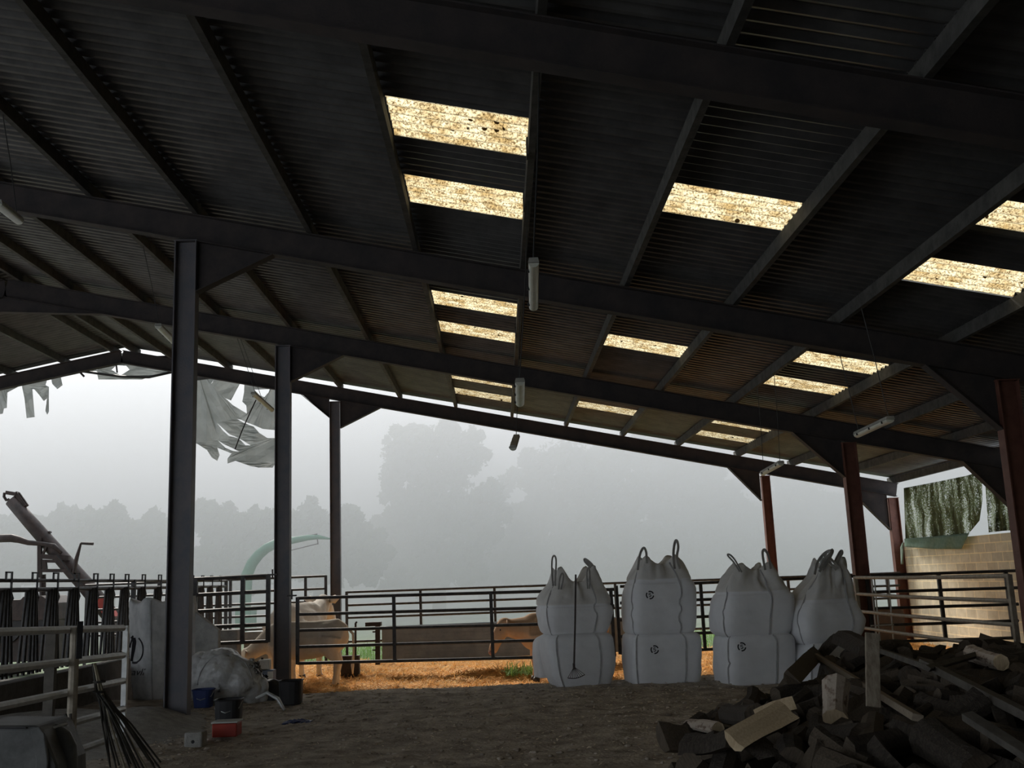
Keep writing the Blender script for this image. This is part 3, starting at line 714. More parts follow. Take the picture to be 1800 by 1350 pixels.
tb = empty('twine_bundle', gnd(235, 1345), 0, 'bundle of dark baler twine hanging from the near left gate and fanning to the floor', 'twine')
topp = at(165, 1166, 9.95); mid = at(174, 1212, 9.9)
m = M(); mp_ = M()
for k in range(19):
    e = gnd(192+94*k/18+rng.uniform(-4, 4), 1338+rng.uniform(-3, 26)); e.z = max(e.z, .01)
    j = Vector((rng.uniform(-.03,.03), rng.uniform(-.03,.03), 0))
    pts = [topp+j*.4, mid+j, mid.lerp(e, .5)+Vector((rng.uniform(-.02,.02), 0, .02)), e]
    (mp_ if k in (5, 13) else m).tube(pts, .009, 5)
m.build('strands', MT['twine'], tb); mp_.build('pale_strand', MT['twinepale'], tb)
for z_ in (0, 1): M().tube([mid+Vector((0,0,-.02+.09*z_))+Vector((.05*math.cos(a), .05*math.sin(a), 0)) for a in np.linspace(0, 2*PI, 9)], .012, 5).build('knot', MT['twine'], tb)

# headlocks
hl = empty('headlock_barrier', (-6.5, 13, .45), 0, 'long dark row of cattle headlocks receding along the left side', 'feed barrier')
HX = -6.5; ylist = [12.25, 13.05, 13.8, 14.57, 15.25, 16.0, 16.75, 17.45, 18.15, 19.0, 19.9, 20.6, 21.3, 22.0, 22.75, 23.45, 24.2]
for z, rr in ((1.86, .025), (1.735, .032), (.66, .030)):
    M().tube([(HX, 11.7, z), (HX, 24.9, z)], rr, 8).build('rail', MT['darkgate'], hl)
for y in ylist:
    m = M()
    for o0, o1, dx in ((-.14,-.31,0), (-.09,-.20,.03), (-.05,-.10,-.02), (0,-.01,.02), (.05,.09,.03), (.09,.19,-.02), (.13,.29,0)):
        m.tube([(HX+dx, y+o0, 1.74), (HX+dx, y+(o0+o1)/2, 1.25), (HX+dx, y+o1, .60)], .024, 6)
    m.build('neck_bars', MT['darkgate'], hl)
    m = M()
    for a, b in (((-.08,1.86),(-.08,1.975)), ((.08,1.52),(.08,1.975)), ((-.09,1.965),(.09,1.965)), ((.08,1.70),(.14,1.62)), ((.14,1.63),(.07,1.54))):
        m.beam((HX+.04, y+a[0], a[1]), (HX+.04, y+b[0], b[1]), .02, .024, (1,0,0))
    m.build('latch', MT['darkgate'], hl)
for y in (11.8, 18.6, 24.85): M().beam((HX, y, -.3), (HX, y, 1.88), .07, .07, (1,0,0)).build('post', MT['darkgate'], hl)
M().box((HX-.14, 11.6, -.42), (HX+.14, 25.0, .55)).build('kerb', MT['kerb'], hl)

# ------------------------------------------------------------------ cattle
def cow(label, loc, rz, sc, mt, pose, flip=1, sx=1.0):
    root = empty('cow', loc, rz, label, 'cow'); V = Vector
    m = M(); H = 1.0
    m.ellipsoid((0, 0, .80), (.66, .26, .31), 20, 12); m.ellipsoid((.46, 0, .86), (.34, .245, .29), 16, 10); m.ellipsoid((-.44, 0, .83), (.28, .21, .33), 16, 10)
    m.tube([V((-.62,0,.98)), V((-.3,0,1.04)), V((.2,0,1.03)), V((.6,0,1.06)), V((.74,0,.98))], [.10,.12,.12,.12,.08], 10)
    for s in (-1, 1):
        m.tube([V((-.44,s*.12,.78)), V((-.43,s*.14,.56)), V((-.46,s*.14,.40)), V((-.44,s*.14,.20)), V((-.45,s*.14,.05))], [.16,.095,.062,.042,.052], 10)
        m.tube([V((.50,s*.13,.86)), V((.46,s*.16,.64)), V((.60,s*.15,.44)), V((.57,s*.15,.22)), V((.55,s*.15,.05))], [.22,.15,.068,.044,.052], 10)
    if pose == 'down': N_ = [((-.55,0,.88),.22), ((-.80,0,.72),.15), ((-.98,0,.60),.115)]; Hd = [((-.99,0,.62),.125), ((-1.10,0,.48),.115), ((-1.20,0,.33),.085), ((-1.26,0,.22),.075)]
    elif pose == 'mid': N_ = [((-.55,0,.88),.23), ((-.78,0,.90),.18), ((-.92,0,.93),.14)]; Hd = [((-.93,0,.97),.13), ((-1.0,0,.84),.125), ((-1.08,0,.68),.09), ((-1.13,0,.56),.078)]
    else: N_ = [((-.55,0,.90),.22), ((-.78,0,1.02),.16), ((-.95,0,1.08),.13)]; Hd = [((-.97,0,1.14),.12), ((-1.10,0,1.06),.115), ((-1.24,0,.95),.088), ((-1.33,0,.87),.078)]
    m.tube([p for p, r in N_], [r for p, r in N_], 12); m.tube([p for p, r in Hd], [r for p, r in Hd], 12)
    for p, r in (Hd[0], Hd[-1]): m.ellipsoid(p, (r,r,r), 10, 8)
    for s in (-1, 1): m.ellipsoid((.70, s*.10, .98), (.07,.06,.06), 8, 6)
    m.v = [(v[0]*sc*sx, v[1]*sc, v[2]*sc) for v in m.v]
    o = m.build('body', MT[mt], root, world=False)
    r = o.modifiers.new('skin', 'REMESH'); r.mode = 'VOXEL'; r.voxel_size = .022*sc; r.use_smooth_shade = True
    q = o.modifiers.new('soft', 'SMOOTH'); q.iterations = 6; q.factor = .6
    def part(name, mm, mtt, sm=True):
        mm.v = [(v[0]*sc*sx, v[1]*sc, v[2]*sc) for v in mm.v]; return mm.build(name, MT[mtt], root, world=False, smooth=sm)
    hp = V(Hd[0][0]); hd = (V(Hd[-1][0])-hp).normalized(); up_ = V((0,1,0)).cross(hd)
    if up_.x > 0: up_ = -up_
    for s in (-1, 1):
        b_ = hp+V((.02, s*.11, .03)); e = b_+V((.03, s*.20, .02))
        part('ear', M().add([b_+V((0,0,.04)), b_-V((0,0,.05)), (b_+e)/2-V((.02,0,.075)), e, (b_+e)/2+V((-.02,0,.06)), (b_+e)/2+V((.03,0,0))], [(0,5,4),(0,1,5),(1,2,5),(2,3,5),(3,4,5),(0,4,2,1),(4,3,2)]), mt)
        ey = hp.lerp(V(Hd[1][0]), .7)+V((-.03, s*.105, .01)); part('eye', M().ellipsoid(ey, (.022,.016,.022), 8, 6), 'eye')
        for x in (-.455, .545):
            part('hoof', M().tube([V((x-.015, s*(.14 if x<0 else .15), 0)), V((x, s*(.14 if x<0 else .15), .07))], [.062,.05], 10), 'hoof')
    mz = V(Hd[-1][0])+hd*.045; part('muzzle', M().ellipsoid(mz, (.062,.066,.062), 10, 8), 'muzzle')
    part('tail', M().tube([V((.78,0,1.0)), V((.86,0,.90)), V((.87,0,.6)), V((.85,0,.36)), V((.85,0,.22))], [.03,.022,.016,.03,.012], 8), mt)
    return root
FZ = -.33
cow('cream heifer behind the long gate, head lowered past the column', (-3.93, 20.95, FZ), 0, 1.13, 'cowtan', 'down')
cow('pale cream cow standing behind the lowered heifer, facing right', (-4.33, 22.5, FZ), PI+1.36, 1.43, 'cowcream', 'up')
cow('brown heifer looking out left of the bag stacks', (1.18, 20.75, FZ), .10, 1.12, 'cowbrown', 'mid', sx=1.08)

# ------------------------------------------------------------------ trough, post, blocks at the pen
def ribbed(px0, px1, pyt, pyb, y, th=.5):
    a = at(px0, pyt[0], y); b_ = at(px1, pyt[1], y); zb = at(px0, pyb, y).z
    r = empty('feed_trough', (a.x, y, zb), 0, 'long low grey trough with horizontally ribbed side behind the gate', 'trough')
    m = M(); n = 9; z1 = (a.z+b_.z)/2
    for k in range(n):
        z = zb+(z1-zb)*k/n; h = (z1-zb)/n; m.box((a.x, y-.0, z), (b_.x, y+.04, z+h*.86)); m.box((a.x, y+.012, z+h*.86), (b_.x, y+.04, z+h))
    m.build('ribbed_side', MT['rib'], r)
    M().box((a.x, y+th, zb), (b_.x, y+th+.04, z1)).build('back_side', MT['rib'], r)
    for x in (a.x, b_.x-.05): M().box((x, y+.045, zb), (x+.05, y+th-.005, z1)).build('end_panel', MT['rib'], r)
    M().box((a.x+.05, y+.045, zb+.06), (b_.x-.05, y+th-.005, zb+.12)).build('bottom', MT['rib'], r)
ribbed(671, 1098, (1101, 1087), 1163, 21.55+.9)
r = empty('post_box', at(664, 1160, 23.2), 0, 'small metal post with a flat box on top beside the grey trough', 'post')
p = at(664, 1160, 23.2); q = at(664, 1100, 23.2)
M().beam(p-Vector((0,0,.1)), q, .10, .10).build('post', MT['machine'], r)
a = at(643, 1101, 23.2); b_ = at(670, 1093, 23.2); M().box((a.x, 23.1, a.z), (b_.x, 23.35, b_.z)).build('box', MT['machine'], r)
for py in (1112, 1144): a = at(655, py, 23.2); M().box((a.x, 23.17, a.z), (p.x, 23.21, a.z+.03)).build('bracket', MT['machine'], r)
r = empty('hooked_rod', at(625, 1162, 22.9), 0, 'thin upright rod with a bent top in the pen, left of the post box', 'rod')
M().tube([at(625,1163,22.9), at(625,1096,22.9), at(626,1094,22.9), at(628,1094,22.9)], .022, 8).build('rod', MT['machine'], r)
M().tube([at(622,1163,22.9), at(622,1112,22.9)], .012, 8).build('thin_rod', MT['machine'], r)
M().box((at(600,1153,22.9).x, 22.8, -.33), (at(632,1153,22.9).x, 23.0, at(600,1153,22.9).z)).build('base', MT['machine'], r)
def pxbox(name, label, cat, x0, x1, yt, yb, D, dep, mt, bevel=.01, group=None):
    a = at(x0, yb, D); b_ = at(x1, yt, D)
    o = M().box((a.x, D, a.z), (b_.x, D+dep, b_.z)).build(name, MT[mt], bevel=bevel); return tag(o, label, cat, group)
pxbox('low_trough', 'dark low trough beyond the high gate, left of the heifer', 'trough', 428, 480, 1109, 1182, 24.4, .5, 'rib')
pxbox('dark_trough', 'dark trough in the right corner of the pen before the block wall', 'trough', 1531, 1588, 1070, 1128, 25.2, .5, 'machine')
pxbox('concrete_pillar', 'rough pale concrete block end under the high gate', 'concrete block', 384, 417, 1107, 1190, 20.3, .35, 'concrete', .02)
D = 16.9
P4 = [at(343, 1076, D), at(384, 1108, D), at(383, 1190, D), at(343, 1210, D)]
P4[2].z = P4[3].z = gz(D)
tag(M().prism(P4, (0,0,0), (0,.15,0)).build('sloped_wall_panel', MT['concrete'], bevel=.01), 'grey concrete panel with a sloping top edge right of the thickest column', 'concrete panel')

# ------------------------------------------------------------------ clutter at the left column
def blob(name, label, cat, parts, mt, amp=.05, sc=3, seed=0, vox=.02):
    m = M()
    for c, r in parts: m.ellipsoid(c, r, 28, 20)
    me_o = m.build(name, MT[mt], smooth=True)
    r = me_o.modifiers.new('r', 'REMESH'); r.mode = 'VOXEL'; r.voxel_size = vox; r.use_smooth_shade = False
    dg = bpy.context.evaluated_depsgraph_get(); me = bpy.data.meshes.new_from_object(me_o.evaluated_get(dg)); me_o.modifiers.clear(); me_o.data = me; me.polygons.foreach_set('use_smooth', [True]*len(me.polygons))
    me.name = name
    for v in me.vertices:
        p = v.co; q = Vector((p.x*sc+seed, p.y*sc, p.z*sc)); n = (1-abs(noise.noise(q))*2)*.6+(1-abs(noise.noise(q*2.3))*2)*.3+(1-abs(noise.noise(q*5))*2)*.12
        v.co = p+v.normal*(n-.5)*amp
    zmin = min(v.co.z for v in me.vertices)
    return tag(me_o, label, cat)
D = 15.85
def E3(px, py, rx, rz, ry=.35, D=D): return (at(px, py, D), (rx/1800*D, ry, rz/1800*D))
fb = blob('crumpled_film', 'big crumpled heap of clear plastic film right of the thickest column', 'plastic film',
     [E3(388,1188,48,44,.40), E3(420,1195,40,38,.35), E3(352,1190,22,40,.3), E3(444,1212,20,34,.22), E3(462,1215,9,24,.12), E3(448,1243,10,14,.12), E3(390,1215,45,22,.40)], 'film', .085, 2.0, 2, .020)
def bucket(name, label, cat, x0, x1, yt, yb, D, mt, taper=.82, tilt=0, rim='rim', handle=True):
    a = at(x0, yb, D); b_ = at(x1, yt, D); c = (a+b_)/2; w = (b_.x-a.x)/2; r = empty(name, (c.x, D+w, a.z), 0, label, cat)
    m = M(); n = 20; k = taper
    def ring(R, z): return [(c.x+R*math.copysign(abs(math.cos(2*PI*i/n))**.6, math.cos(2*PI*i/n)), D+w+R*math.copysign(abs(math.sin(2*PI*i/n))**.6, math.sin(2*PI*i/n)), z) for i in range(n)]
    vs = ring(w*k, a.z)+ring(w, b_.z)+ring(w*.93, b_.z)+ring(w*k*.92, a.z+.02)
    fs = []
    for q in range(3):
        for i in range(n): fs.append((q*n+i, q*n+(i+1) % n, (q+1)*n+(i+1) % n, (q+1)*n+i))
    fs += [tuple(range(n))[::-1], tuple(range(3*n, 4*n))]
    m.add(vs, fs).build('shell', MT[mt], r, smooth=False)
    M().tube(ring(w*1.02, b_.z)+ring(w*1.02, b_.z)[:1], .009, 6, cap=False).build('rim', MT[mt], r)
    if handle: M().tube([(c.x-w*1.02, D+w, b_.z-.02), (c.x-w*.9, D+w*.4, b_.z-.09), (c.x, D+w*.02-.02, b_.z-.13), (c.x+w*.9, D+w*.4, b_.z-.09), (c.x+w*1.02, D+w, b_.z-.02)], .005, 6).build('handle', MT['galv'], r)
    return r
Db = gd(508, 1240); bucket('bucket', 'black square bucket at the foot of the heifer column', 'bucket', 487, 528, 1197, 1240, Db, 'black', .93, handle=False)
Db = gd(353, 1246); bucket('bucket', 'blue bucket between the thickest column and the film heap', 'bucket', 334, 371, 1213, 1246, Db, 'blue', .82)
Db = gd(395, 1298); bucket('bucket', 'tall black bucket behind the red tub', 'bucket', 372, 420, 1231, 1292, Db+.10, 'black', .86)
a = at(372, 1297, Db-.22); b_ = at(416, 1268, Db-.22)
r = empty('red_tub', ((a.x+b_.x)/2, Db-.1, a.z), 0, 'small red plastic tub with a pale lid edge before the black bucket', 'tub')
M().box((a.x, Db-.22, a.z), (b_.x, Db+.02, b_.z-.02)).build('shell', MT['red'], r, bevel=.012)
M().box((a.x-.01, Db-.23, b_.z-.015), (b_.x+.01, Db+.03, b_.z)).build('lid', MT['white'], r, bevel=.004)
r = empty('crate', at(466, 1222, 18.3), 0, 'grey-blue plastic crate left of the heifer column', 'crate')
r.location.z = gz(18.3)
a = at(452, 1195, 18.3); b_ = at(480, 1178, 18.3); M().box((a.x, 18.3, gz(18.3)), (b_.x, 18.55, b_.z)).build('body', MT['greyblue'], r, bevel=.01)
M().box((a.x+.18, 18.285, a.z), (b_.x+.0, 18.30, b_.z-.02)).build('pale_panel', MT['white'], r)
a = at(454, 1178, 18.35); b_ = at(474, 1159, 18.35)
r = empty('jerrycan', ((a.x+b_.x)/2, 18.4, a.z), 0, 'pale grey jerrycan standing on the grey-blue crate', 'jerrycan')
M().box((a.x, 18.34, a.z), (b_.x, 18.5, b_.z)).build('body', MT['white'], r, bevel=.02)
M().tube([(a.x+.05, 18.42, b_.z-.005), (a.x+.05, 18.42, b_.z+.03)], .02, 10).build('cap', MT['black'], r)
p = gnd(338, 1314); pxb = at(323, 1288, p.y)
r = empty('concrete_block', p, 0, 'small pale block with a round hole at the foot of the thickest column', 'block')
M().box((at(323,1314,p.y).x, p.y, p.z-.02), (at(355,1314,p.y).x, p.y+.2, pxb.z)).build('block', MT['concrete'], r, bevel=.02)
c = at(339, 1304, p.y); M().tube([c+Vector((0,-.004,0)), c+Vector((0,.003,0))], .018, 12).build('hole', MT['ink'], r)
p = gnd(523, 1271)
def rag():
    n = 24; P = np.zeros((n, n, 3))
    for j in range(n):
        for i in range(n):
            u, v = i/(n-1)-.5, j/(n-1)-.5; P[j,i] = (p.x+u*.34, p.y+v*.24, gz(p.y)+.012+.07*max(0, .35-u*u-v*v)+.05*noise.noise(Vector((u*9, v*9, 1)))*(.6-abs(u)))
    o = grid_mesh('blue_rag', P, MT['blue']); s = o.modifiers.new('s', 'SOLIDIFY'); s.thickness = .006; tag(o, 'small crumpled blue rag lying on the dirt floor', 'rag')
rag()
pp = [at(450,1228,14.4), at(470,1218,14.4), at(488,1228,14.3), at(500,1243,14.2)]
pp[-1].z = .03; tag(M().tube(pp, [.02,.025,.028,.02], 8).build('bent_pipe', MT['galv'], smooth=True), 'short bent pale pipe lying by the black square bucket', 'pipe')
# dark tyre-like lump
blob('dark_sack', 'dark collapsed sack between the film heap and the heifer column', 'sack', [E3(478,1222,26,26,.25,D=16.1), E3(455,1205,20,18,.2,D=16.4)], 'black', .05, 4, 5, .02)
# pale meal heap at the left
def heap():
    nx, ny = 90, 80; P = np.zeros((ny, nx, 3))
    for j in range(ny):
        for i in range(nx):
            x = -8.6+5.6*i/(nx-1); y = 9.0+7.5*j/(ny-1)
            h = .34*math.exp(-((x+5.6)/1.35)**2-((y-12.6)/2.1)**2)+.16*math.exp(-((x+4.35)/.45)**2-((y-13.2)/.9)**2)
            P[j, i] = (x, y, gz(y)+h-.055+.015*fbm(x, y, 3)*min(1, h*8))
    tag(grid_mesh('feed_heap', P, MT['heap']), 'low pale grey heap of meal spilling around the thickest column', 'feed', kind='stuff')
heap()
# grey machine cover bottom left
cv = empty('machine_cover', at(60, 1345, 7.6), 0, 'rounded grey machine cover in the bottom left corner', 'machine cover')
D = 7.5
def rbox(px, D, dep, name, mt, bev):
    P_ = [at(a, b, D) for a, b in px]; o = M().prism(P_, (0,0,0), (0,dep,0)).build(name, MT[mt], cv, bevel=bev); return o
rbox([(-60,1276),(66,1276),(74,1284),(98,1345),(100,1438),(-60,1442)], D, .55, 'body', 'cover', .03)
rbox([(52,1281),(68,1277),(78,1290),(84,1340),(78,1400),(60,1400),(62,1335)], D-.03, .03, 'front_rib', 'cover', .008)
m = M(); pts = [at(a, b, D+.25) for a, b in ((74,1288),(96,1287),(110,1297),(119,1315),(120,1345),(119,1434))]
m.tube(pts, [.05,.06,.065,.065,.065,.065], 14); m.build('curved_duct', MT['cover'], cv, smooth=True)
M().tube([at(74,1285,D+.1), at(118,1272,D+.3)], .010, 6).build('lever', MT['galv'], cv)
rbox([(-60,1281),(46,1281),(46,1278),(-60,1278)], D-.012, .02, 'dark_edge', 'black', .004)
# wooden stake behind the near gate
tag(M().beam(at(85,1262,10.9), at(92,1110,10.9), .10, .07, (0,1,0)).build('wooden_stake', MT['oldplank']), 'weathered wooden stake behind the near left gate', 'stake')
bpy.context.view_layer.update()

# ------------------------------------------------------------------ firewood
def log_mesh(kind, seed):
    """a log of unit length along x; kinds: round, half, wedge, thin"""
    r = random.Random(seed); m = M(); n = 7
    if kind == 'round': prof = [(math.cos(2*PI*i/9)*(1+r.uniform(-.07,.07)), math.sin(2*PI*i/9)*(1+r.uniform(-.07,.07))) for i in range(9)]; bark = [1]*9
    elif kind == 'half':
        prof = [(math.cos(PI*i/5)*(1+r.uniform(-.06,.06)), math.sin(PI*i/5)) for i in range(6)]+[(-.4, -.08), (.35, .06)]; bark = [1]*5+[0]*3
    else:
        prof = [(1, 0), (.93, .5), (.6, .85), (-.45, -.35), (.1, -.55), (.6, -.42)]; bark = [1, 1, 0, 0, 0, 0]
    k = len(prof); vs = []; fs = []; ms = []
    for i in range(n):
        t = i/(n-1); w = 1+.10*math.sin(t*3+seed)+r.uniform(-.04, .04); dy = .12*math.sin(t*2.5+seed*1.3); dz = .08*math.sin(t*4+seed)
        for a, b in prof: vs.append((t-.5+(r.uniform(-.012, .012) if i in (0, n-1) else 0), (a*w+dy)*.5, (b*w+dz)*.5))
    for i in range(n-1):
        for j in range(k): fs.append((i*k+j, (i+1)*k+j, (i+1)*k+(j+1) % k, i*k+(j+1) % k)); ms.append(0 if bark[j] else 1)
    fs += [tuple(range(k)), tuple((n-1)*k+j for j in range(k))[::-1]]; ms += [1, 1]
    return vs, fs, ms
def new_log(name, kind, seed, L, R_, mats):
    vs, fs, ms = log_mesh(kind, seed); m = M(); m.v = [(v[0]*L, v[1]*R_*2, v[2]*R_*2) for v in vs]; m.f = fs; m.m = ms
    return m.build(name, mats)
EDGE = [(1.45, 4.5), (1.45, 7.0), (1.50, 8.6), (1.75, 9.8), (1.62, 10.7), (2.75, 11.6), (3.65, 12.7), (4.1, 13.9), (4.6, 14.7), (5.2, 14.9), (6.4, 14.9)]
def edge_dist(x, y):
    best = 9; 
    for a, b in zip(EDGE[:-1], EDGE[1:]):
        a = Vector(a); b = Vector(b); p = Vector((x, y)); t = max(0, min(1, (p-a).dot(b-a)/(b-a).length_squared)); best = min(best, (p-(a+(b-a)*t)).length)
    # inside test: x right of the edge polyline
    ex = np.interp(y, [e[1] for e in EDGE], [e[0] for e in EDGE])
    return best if (x > ex and y < 14.9) else -best
def heap_h(x, y):
    d = edge_dist(x, y)
    if d <= 0: return -.02
    h = .60*(1-math.exp(-d/.95))
    h += .30*math.exp(-((x-4.4)/.5)**2-((y-12.9)/.9)**2)+.06*noise.noise(Vector((x*1.3, y*1.3, 0)))
    h *= min(1, max(0, (y-5.2)/1.9))
    if x > 6.1: h *= max(.0, 1-(x-6.1)/.62*.45)
    return h
def hray(px, py, off=.12):
    d = ray(px, py); y = 6.0
    while 1.6+d.z*y/d.y > gz(y)+max(0, heap_h(d.x*y/d.y, y))+off and y < 14.8: y += .02
    return EYE + d*(y/d.y)
def heapbase():
    nx, ny = 70, 90; P = np.zeros((ny, nx, 3))
    for j in range(ny):
        for i in range(nx):
            x = 1.4+5.25*i/(nx-1); y = 5.0+9.9*j/(ny-1); P[j, i] = (x, y, max(-.03, heap_h(x, y)-.15)+gz(y)+(.03*noise.noise(Vector((x*6, y*6, 0))) if heap_h(x, y) > .1 else -.02))
    tag(grid_mesh('bark_debris', P, MT['bark']), 'dark bark and splinter debris under the split firewood', 'wood debris', kind='stuff')
heapbase()
protos = []
for k in range(10):
    kind = ('wedge', 'half', 'round', 'wedge', 'half')[k % 5]
    o = new_log('firewood_log', kind, k+3, (.50, .6, .55, .66, .45)[k % 5], (.115, .12, .075, .10, .105)[k % 5]*(1.0 if k < 5 else 1.15), [MT['bark'], MT['wood']])
    tag(o, 'split firewood log in the dark heap on the right', 'log', 'firewood logs in the heap'); protos.append(o)
cnt = 0; tries = 0; spots = []
NLOG = 285
while cnt < NLOG and tries < 60000:
    tries += 1
    x = rng.uniform(1.5, 6.5); y = rng.uniform(5.6, 14.8); h = heap_h(x, y)
    if h < .02 and rng.random() > .2: continue
    if edge_dist(x, y) < .05: continue
    q = ((x)/y*1800+875); 
    if q > 1850 or (1350-1000)*y/1800 < 1.6-heap_h(x, y)-.15: continue
    vis = 9.0/y
    if any((x-a)**2+(y-b)**2 < .262**2 for a, b in spots): continue
    spots.append((x, y))
    o = protos[cnt % 10] if cnt < 10 else copy_tree(protos[int(rng.integers(0, 10))])
    e = .12; gx_ = (heap_h(x+e, y)-heap_h(x-e, y))/(2*e); gy_ = (heap_h(x, y+e)-heap_h(x, y-e))/(2*e)
    N_ = Vector((-gx_, -gy_, 1)).normalized(); a = rng.uniform(0, 2*PI); d = Vector((math.cos(a), math.sin(a), 0)); d = (d-N_*d.dot(N_)+N_*rng.normal(0, .22)).normalized()
    s_ = N_.cross(d).normalized(); u = d.cross(s_)
    rot = Matrix((d, s_, u)).transposed() @ Matrix.Rotation(rng.uniform(0, 2*PI), 3, 'X')
    o.rotation_euler = rot.to_euler(); o.location = (x, y, gz(y)+max(h, .06)-.02+rng.uniform(-.04, .05)); cnt += 1
print('logs', cnt)
def put_log(px0, py0, px1, py1, D0_, D1_, kind, R_, mats, label, name='firewood_log', seed=1, off=.07, roll=0):
    a = hray(px0, py0, R_+off); b_ = hray(px1, py1, R_+off)
    if abs(px1-px0) < 12: b_ = at(px1, py1, a.y-.25)
    o = new_log(name, kind, seed, (b_-a).length, R_, mats)
    d = (b_-a).normalized(); s_ = Vector((0,0,1)).cross(d).normalized(); u = d.cross(s_); o.rotation_euler = (Matrix((d, s_, u)).transposed() @ Matrix.Rotation(roll, 3, 'X')).to_euler(); o.location = (a+b_)/2
    return tag(o, label, 'log')
put_log(1293, 1302, 1385, 1243, 9.7, 10.6, 'half', .10, [MT['bark'], MT['palewood']], 'large pale freshly split log lying slantwise at the left of the heap', seed=4, off=.24, roll=3.79)
put_log(1330, 1262, 1398, 1238, 10.3, 10.8, 'wedge', .07, [MT['bark'], MT['palewood']], 'smaller pale split log behind the large pale one', seed=6, off=.20)
put_log(1468, 1203, 1470, 1262, 11.6, 11.0, 'round', .10, [MT['birch'], MT['palewood']], 'upright pale birch log below the slanting lath', seed=2, off=.16)
put_log(1210, 1272, 1262, 1282, 11.1, 11.0, 'round', .055, [MT['birch'], MT['palewood']], 'short thin birch log at the left foot of the heap', seed=5)
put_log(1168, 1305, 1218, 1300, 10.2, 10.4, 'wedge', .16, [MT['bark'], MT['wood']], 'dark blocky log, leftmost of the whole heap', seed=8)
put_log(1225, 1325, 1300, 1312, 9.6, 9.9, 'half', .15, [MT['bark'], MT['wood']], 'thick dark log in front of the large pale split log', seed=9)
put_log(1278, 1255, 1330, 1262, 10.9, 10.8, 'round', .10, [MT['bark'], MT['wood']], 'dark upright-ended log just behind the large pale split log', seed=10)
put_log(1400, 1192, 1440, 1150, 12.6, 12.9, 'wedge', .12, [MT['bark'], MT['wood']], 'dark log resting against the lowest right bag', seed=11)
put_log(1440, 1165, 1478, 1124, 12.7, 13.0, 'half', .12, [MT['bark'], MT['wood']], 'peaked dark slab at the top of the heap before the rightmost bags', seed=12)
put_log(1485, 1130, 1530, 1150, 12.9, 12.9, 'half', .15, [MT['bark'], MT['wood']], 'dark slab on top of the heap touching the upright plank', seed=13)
def plank(px0, py0, px1, py1, D0_, D1_, w, t, mt, label, name='plank', up=(0,-.8,.6)):
    a = hray(px0, py0, .20); b_ = hray(px1, py1, .17)
    if abs(px1-px0) < 12: b_ = hray(px1, py1, .12); a = at(px0, py0, b_.y+.12)
    return tag(M().beam(a, b_, w, t, up).build(name, MT[mt], bevel=.004), label, 'plank')
plank(1424, 1146, 1613, 1262, 12.6, 10.9, .075, .05, 'plank', 'long narrow pale lath slanting down across the firewood heap')
plank(1533, 1113, 1535, 1243, 12.2, 11.6, .03, .105, 'plankup', 'short wide pale plank standing upright in the firewood', up=(1,0,0))
plank(1552, 1145, 1640, 1176, 12.2, 11.6, .12, .05, 'oldplank', 'dark plank lying behind the upright pale plank')
plank(1625, 1165, 1815, 1262, 11.4, 9.2, .10, .06, 'oldplank', 'long dark weathered beam slanting to the right edge of the heap')
plank(1630, 1175, 1728, 1148, 11.2, 11.9, .05, .04, 'oldplank', 'thin grey lath crossing over the long dark beam')
plank(1700, 1258, 1812, 1330, 9.8, 8.4, .08, .05, 'oldplank', 'grey beam low at the right edge under the long dark beam')
put_log(1708, 1150, 1762, 1165, 12.0, 11.6, 'round', .08, [MT['birch'], MT['palewood']], 'small pale log end near the right gate, highest right of the heap', seed=21)  # birch bark with pale wood ends

# ------------------------------------------------------------------ hanging lamps
def lamp(p0, p1, label, wires, W=.052):
    """p0 nearer end, p1 farther end"""
    root = empty('strip_lamp', (p0+p1)/2, 0, label, 'lamp', 'hanging strip lamps')
    d = (p1-p0).normalized(); up = (Vector((0,0,1))-d*d.z).normalized(); s_ = d.cross(up)
    m = M(); n = 10
    def sect(R_, lo, hi, z0):
        return [(R_*math.cos(lo+(hi-lo)*i/(n-1)), z0+R_*.85*math.sin(lo+(hi-lo)*i/(n-1))) for i in range(n)]
    def extr(prof, a, b):
        mm = M(); vs = [Vector(a)+s_*x+up*z for x, z in prof]+[Vector(b)+s_*x+up*z for x, z in prof]; k = len(prof)
        return mm.add(vs, [(i, (i+1) % k, k+(i+1) % k, k+i) for i in range(k)]+[tuple(range(k))[::-1], tuple(range(k, 2*k))])
    extr(sect(W, PI, 2*PI, -.001), p0, p1).build('diffuser', MT['lamp'], root, smooth=False)
    extr([(-W*1.06,.001),(W*1.06,.001),(W*.85,.04),(-W*.85,.04)], p0-d*.01, p1+d*.01).build('housing', MT['lamphouse'], root)
    for t, w in wires:
        q = p0.lerp(p1, t)+up*.05; top = Vector((w[0], w[1], rz_(w[0])-.002+.0))
        M().tube([q, q.lerp(top, .5)+Vector((.01, 0, 0)), top], .006, 5).build('suspension_wire', MT['wire'], root)
    for t in (.12, .5, .88):
        q = p0.lerp(p1, t); mm = M().beam(q-s_*(W*1.1), q-s_*(W*1.1)-up*.03, .02, .012, d); mm.build('clip', MT['wire'], root)
    return root
A = [at(938, 462, 7.5), at(938, 540, 8.75)]; lamp(*A, 'nearest strip lamp hanging on a wire below the first pair of roof lights', [(.04, (.47, 7.6))], .040)
A = [at(914, 671, 10.9), at(914, 709, 12.15)]; lamp(*A, 'second strip lamp along the middle row, below the middle roof frame', [(.05, (.47, 10.95))])
A = [at(908, 768, 15.9), at(902, 787, 14.7)]; lamp(A[1], A[0], 'small tilted strip lamp hanging in front of the foggy trees', [(.95, (.47, 15.8))])
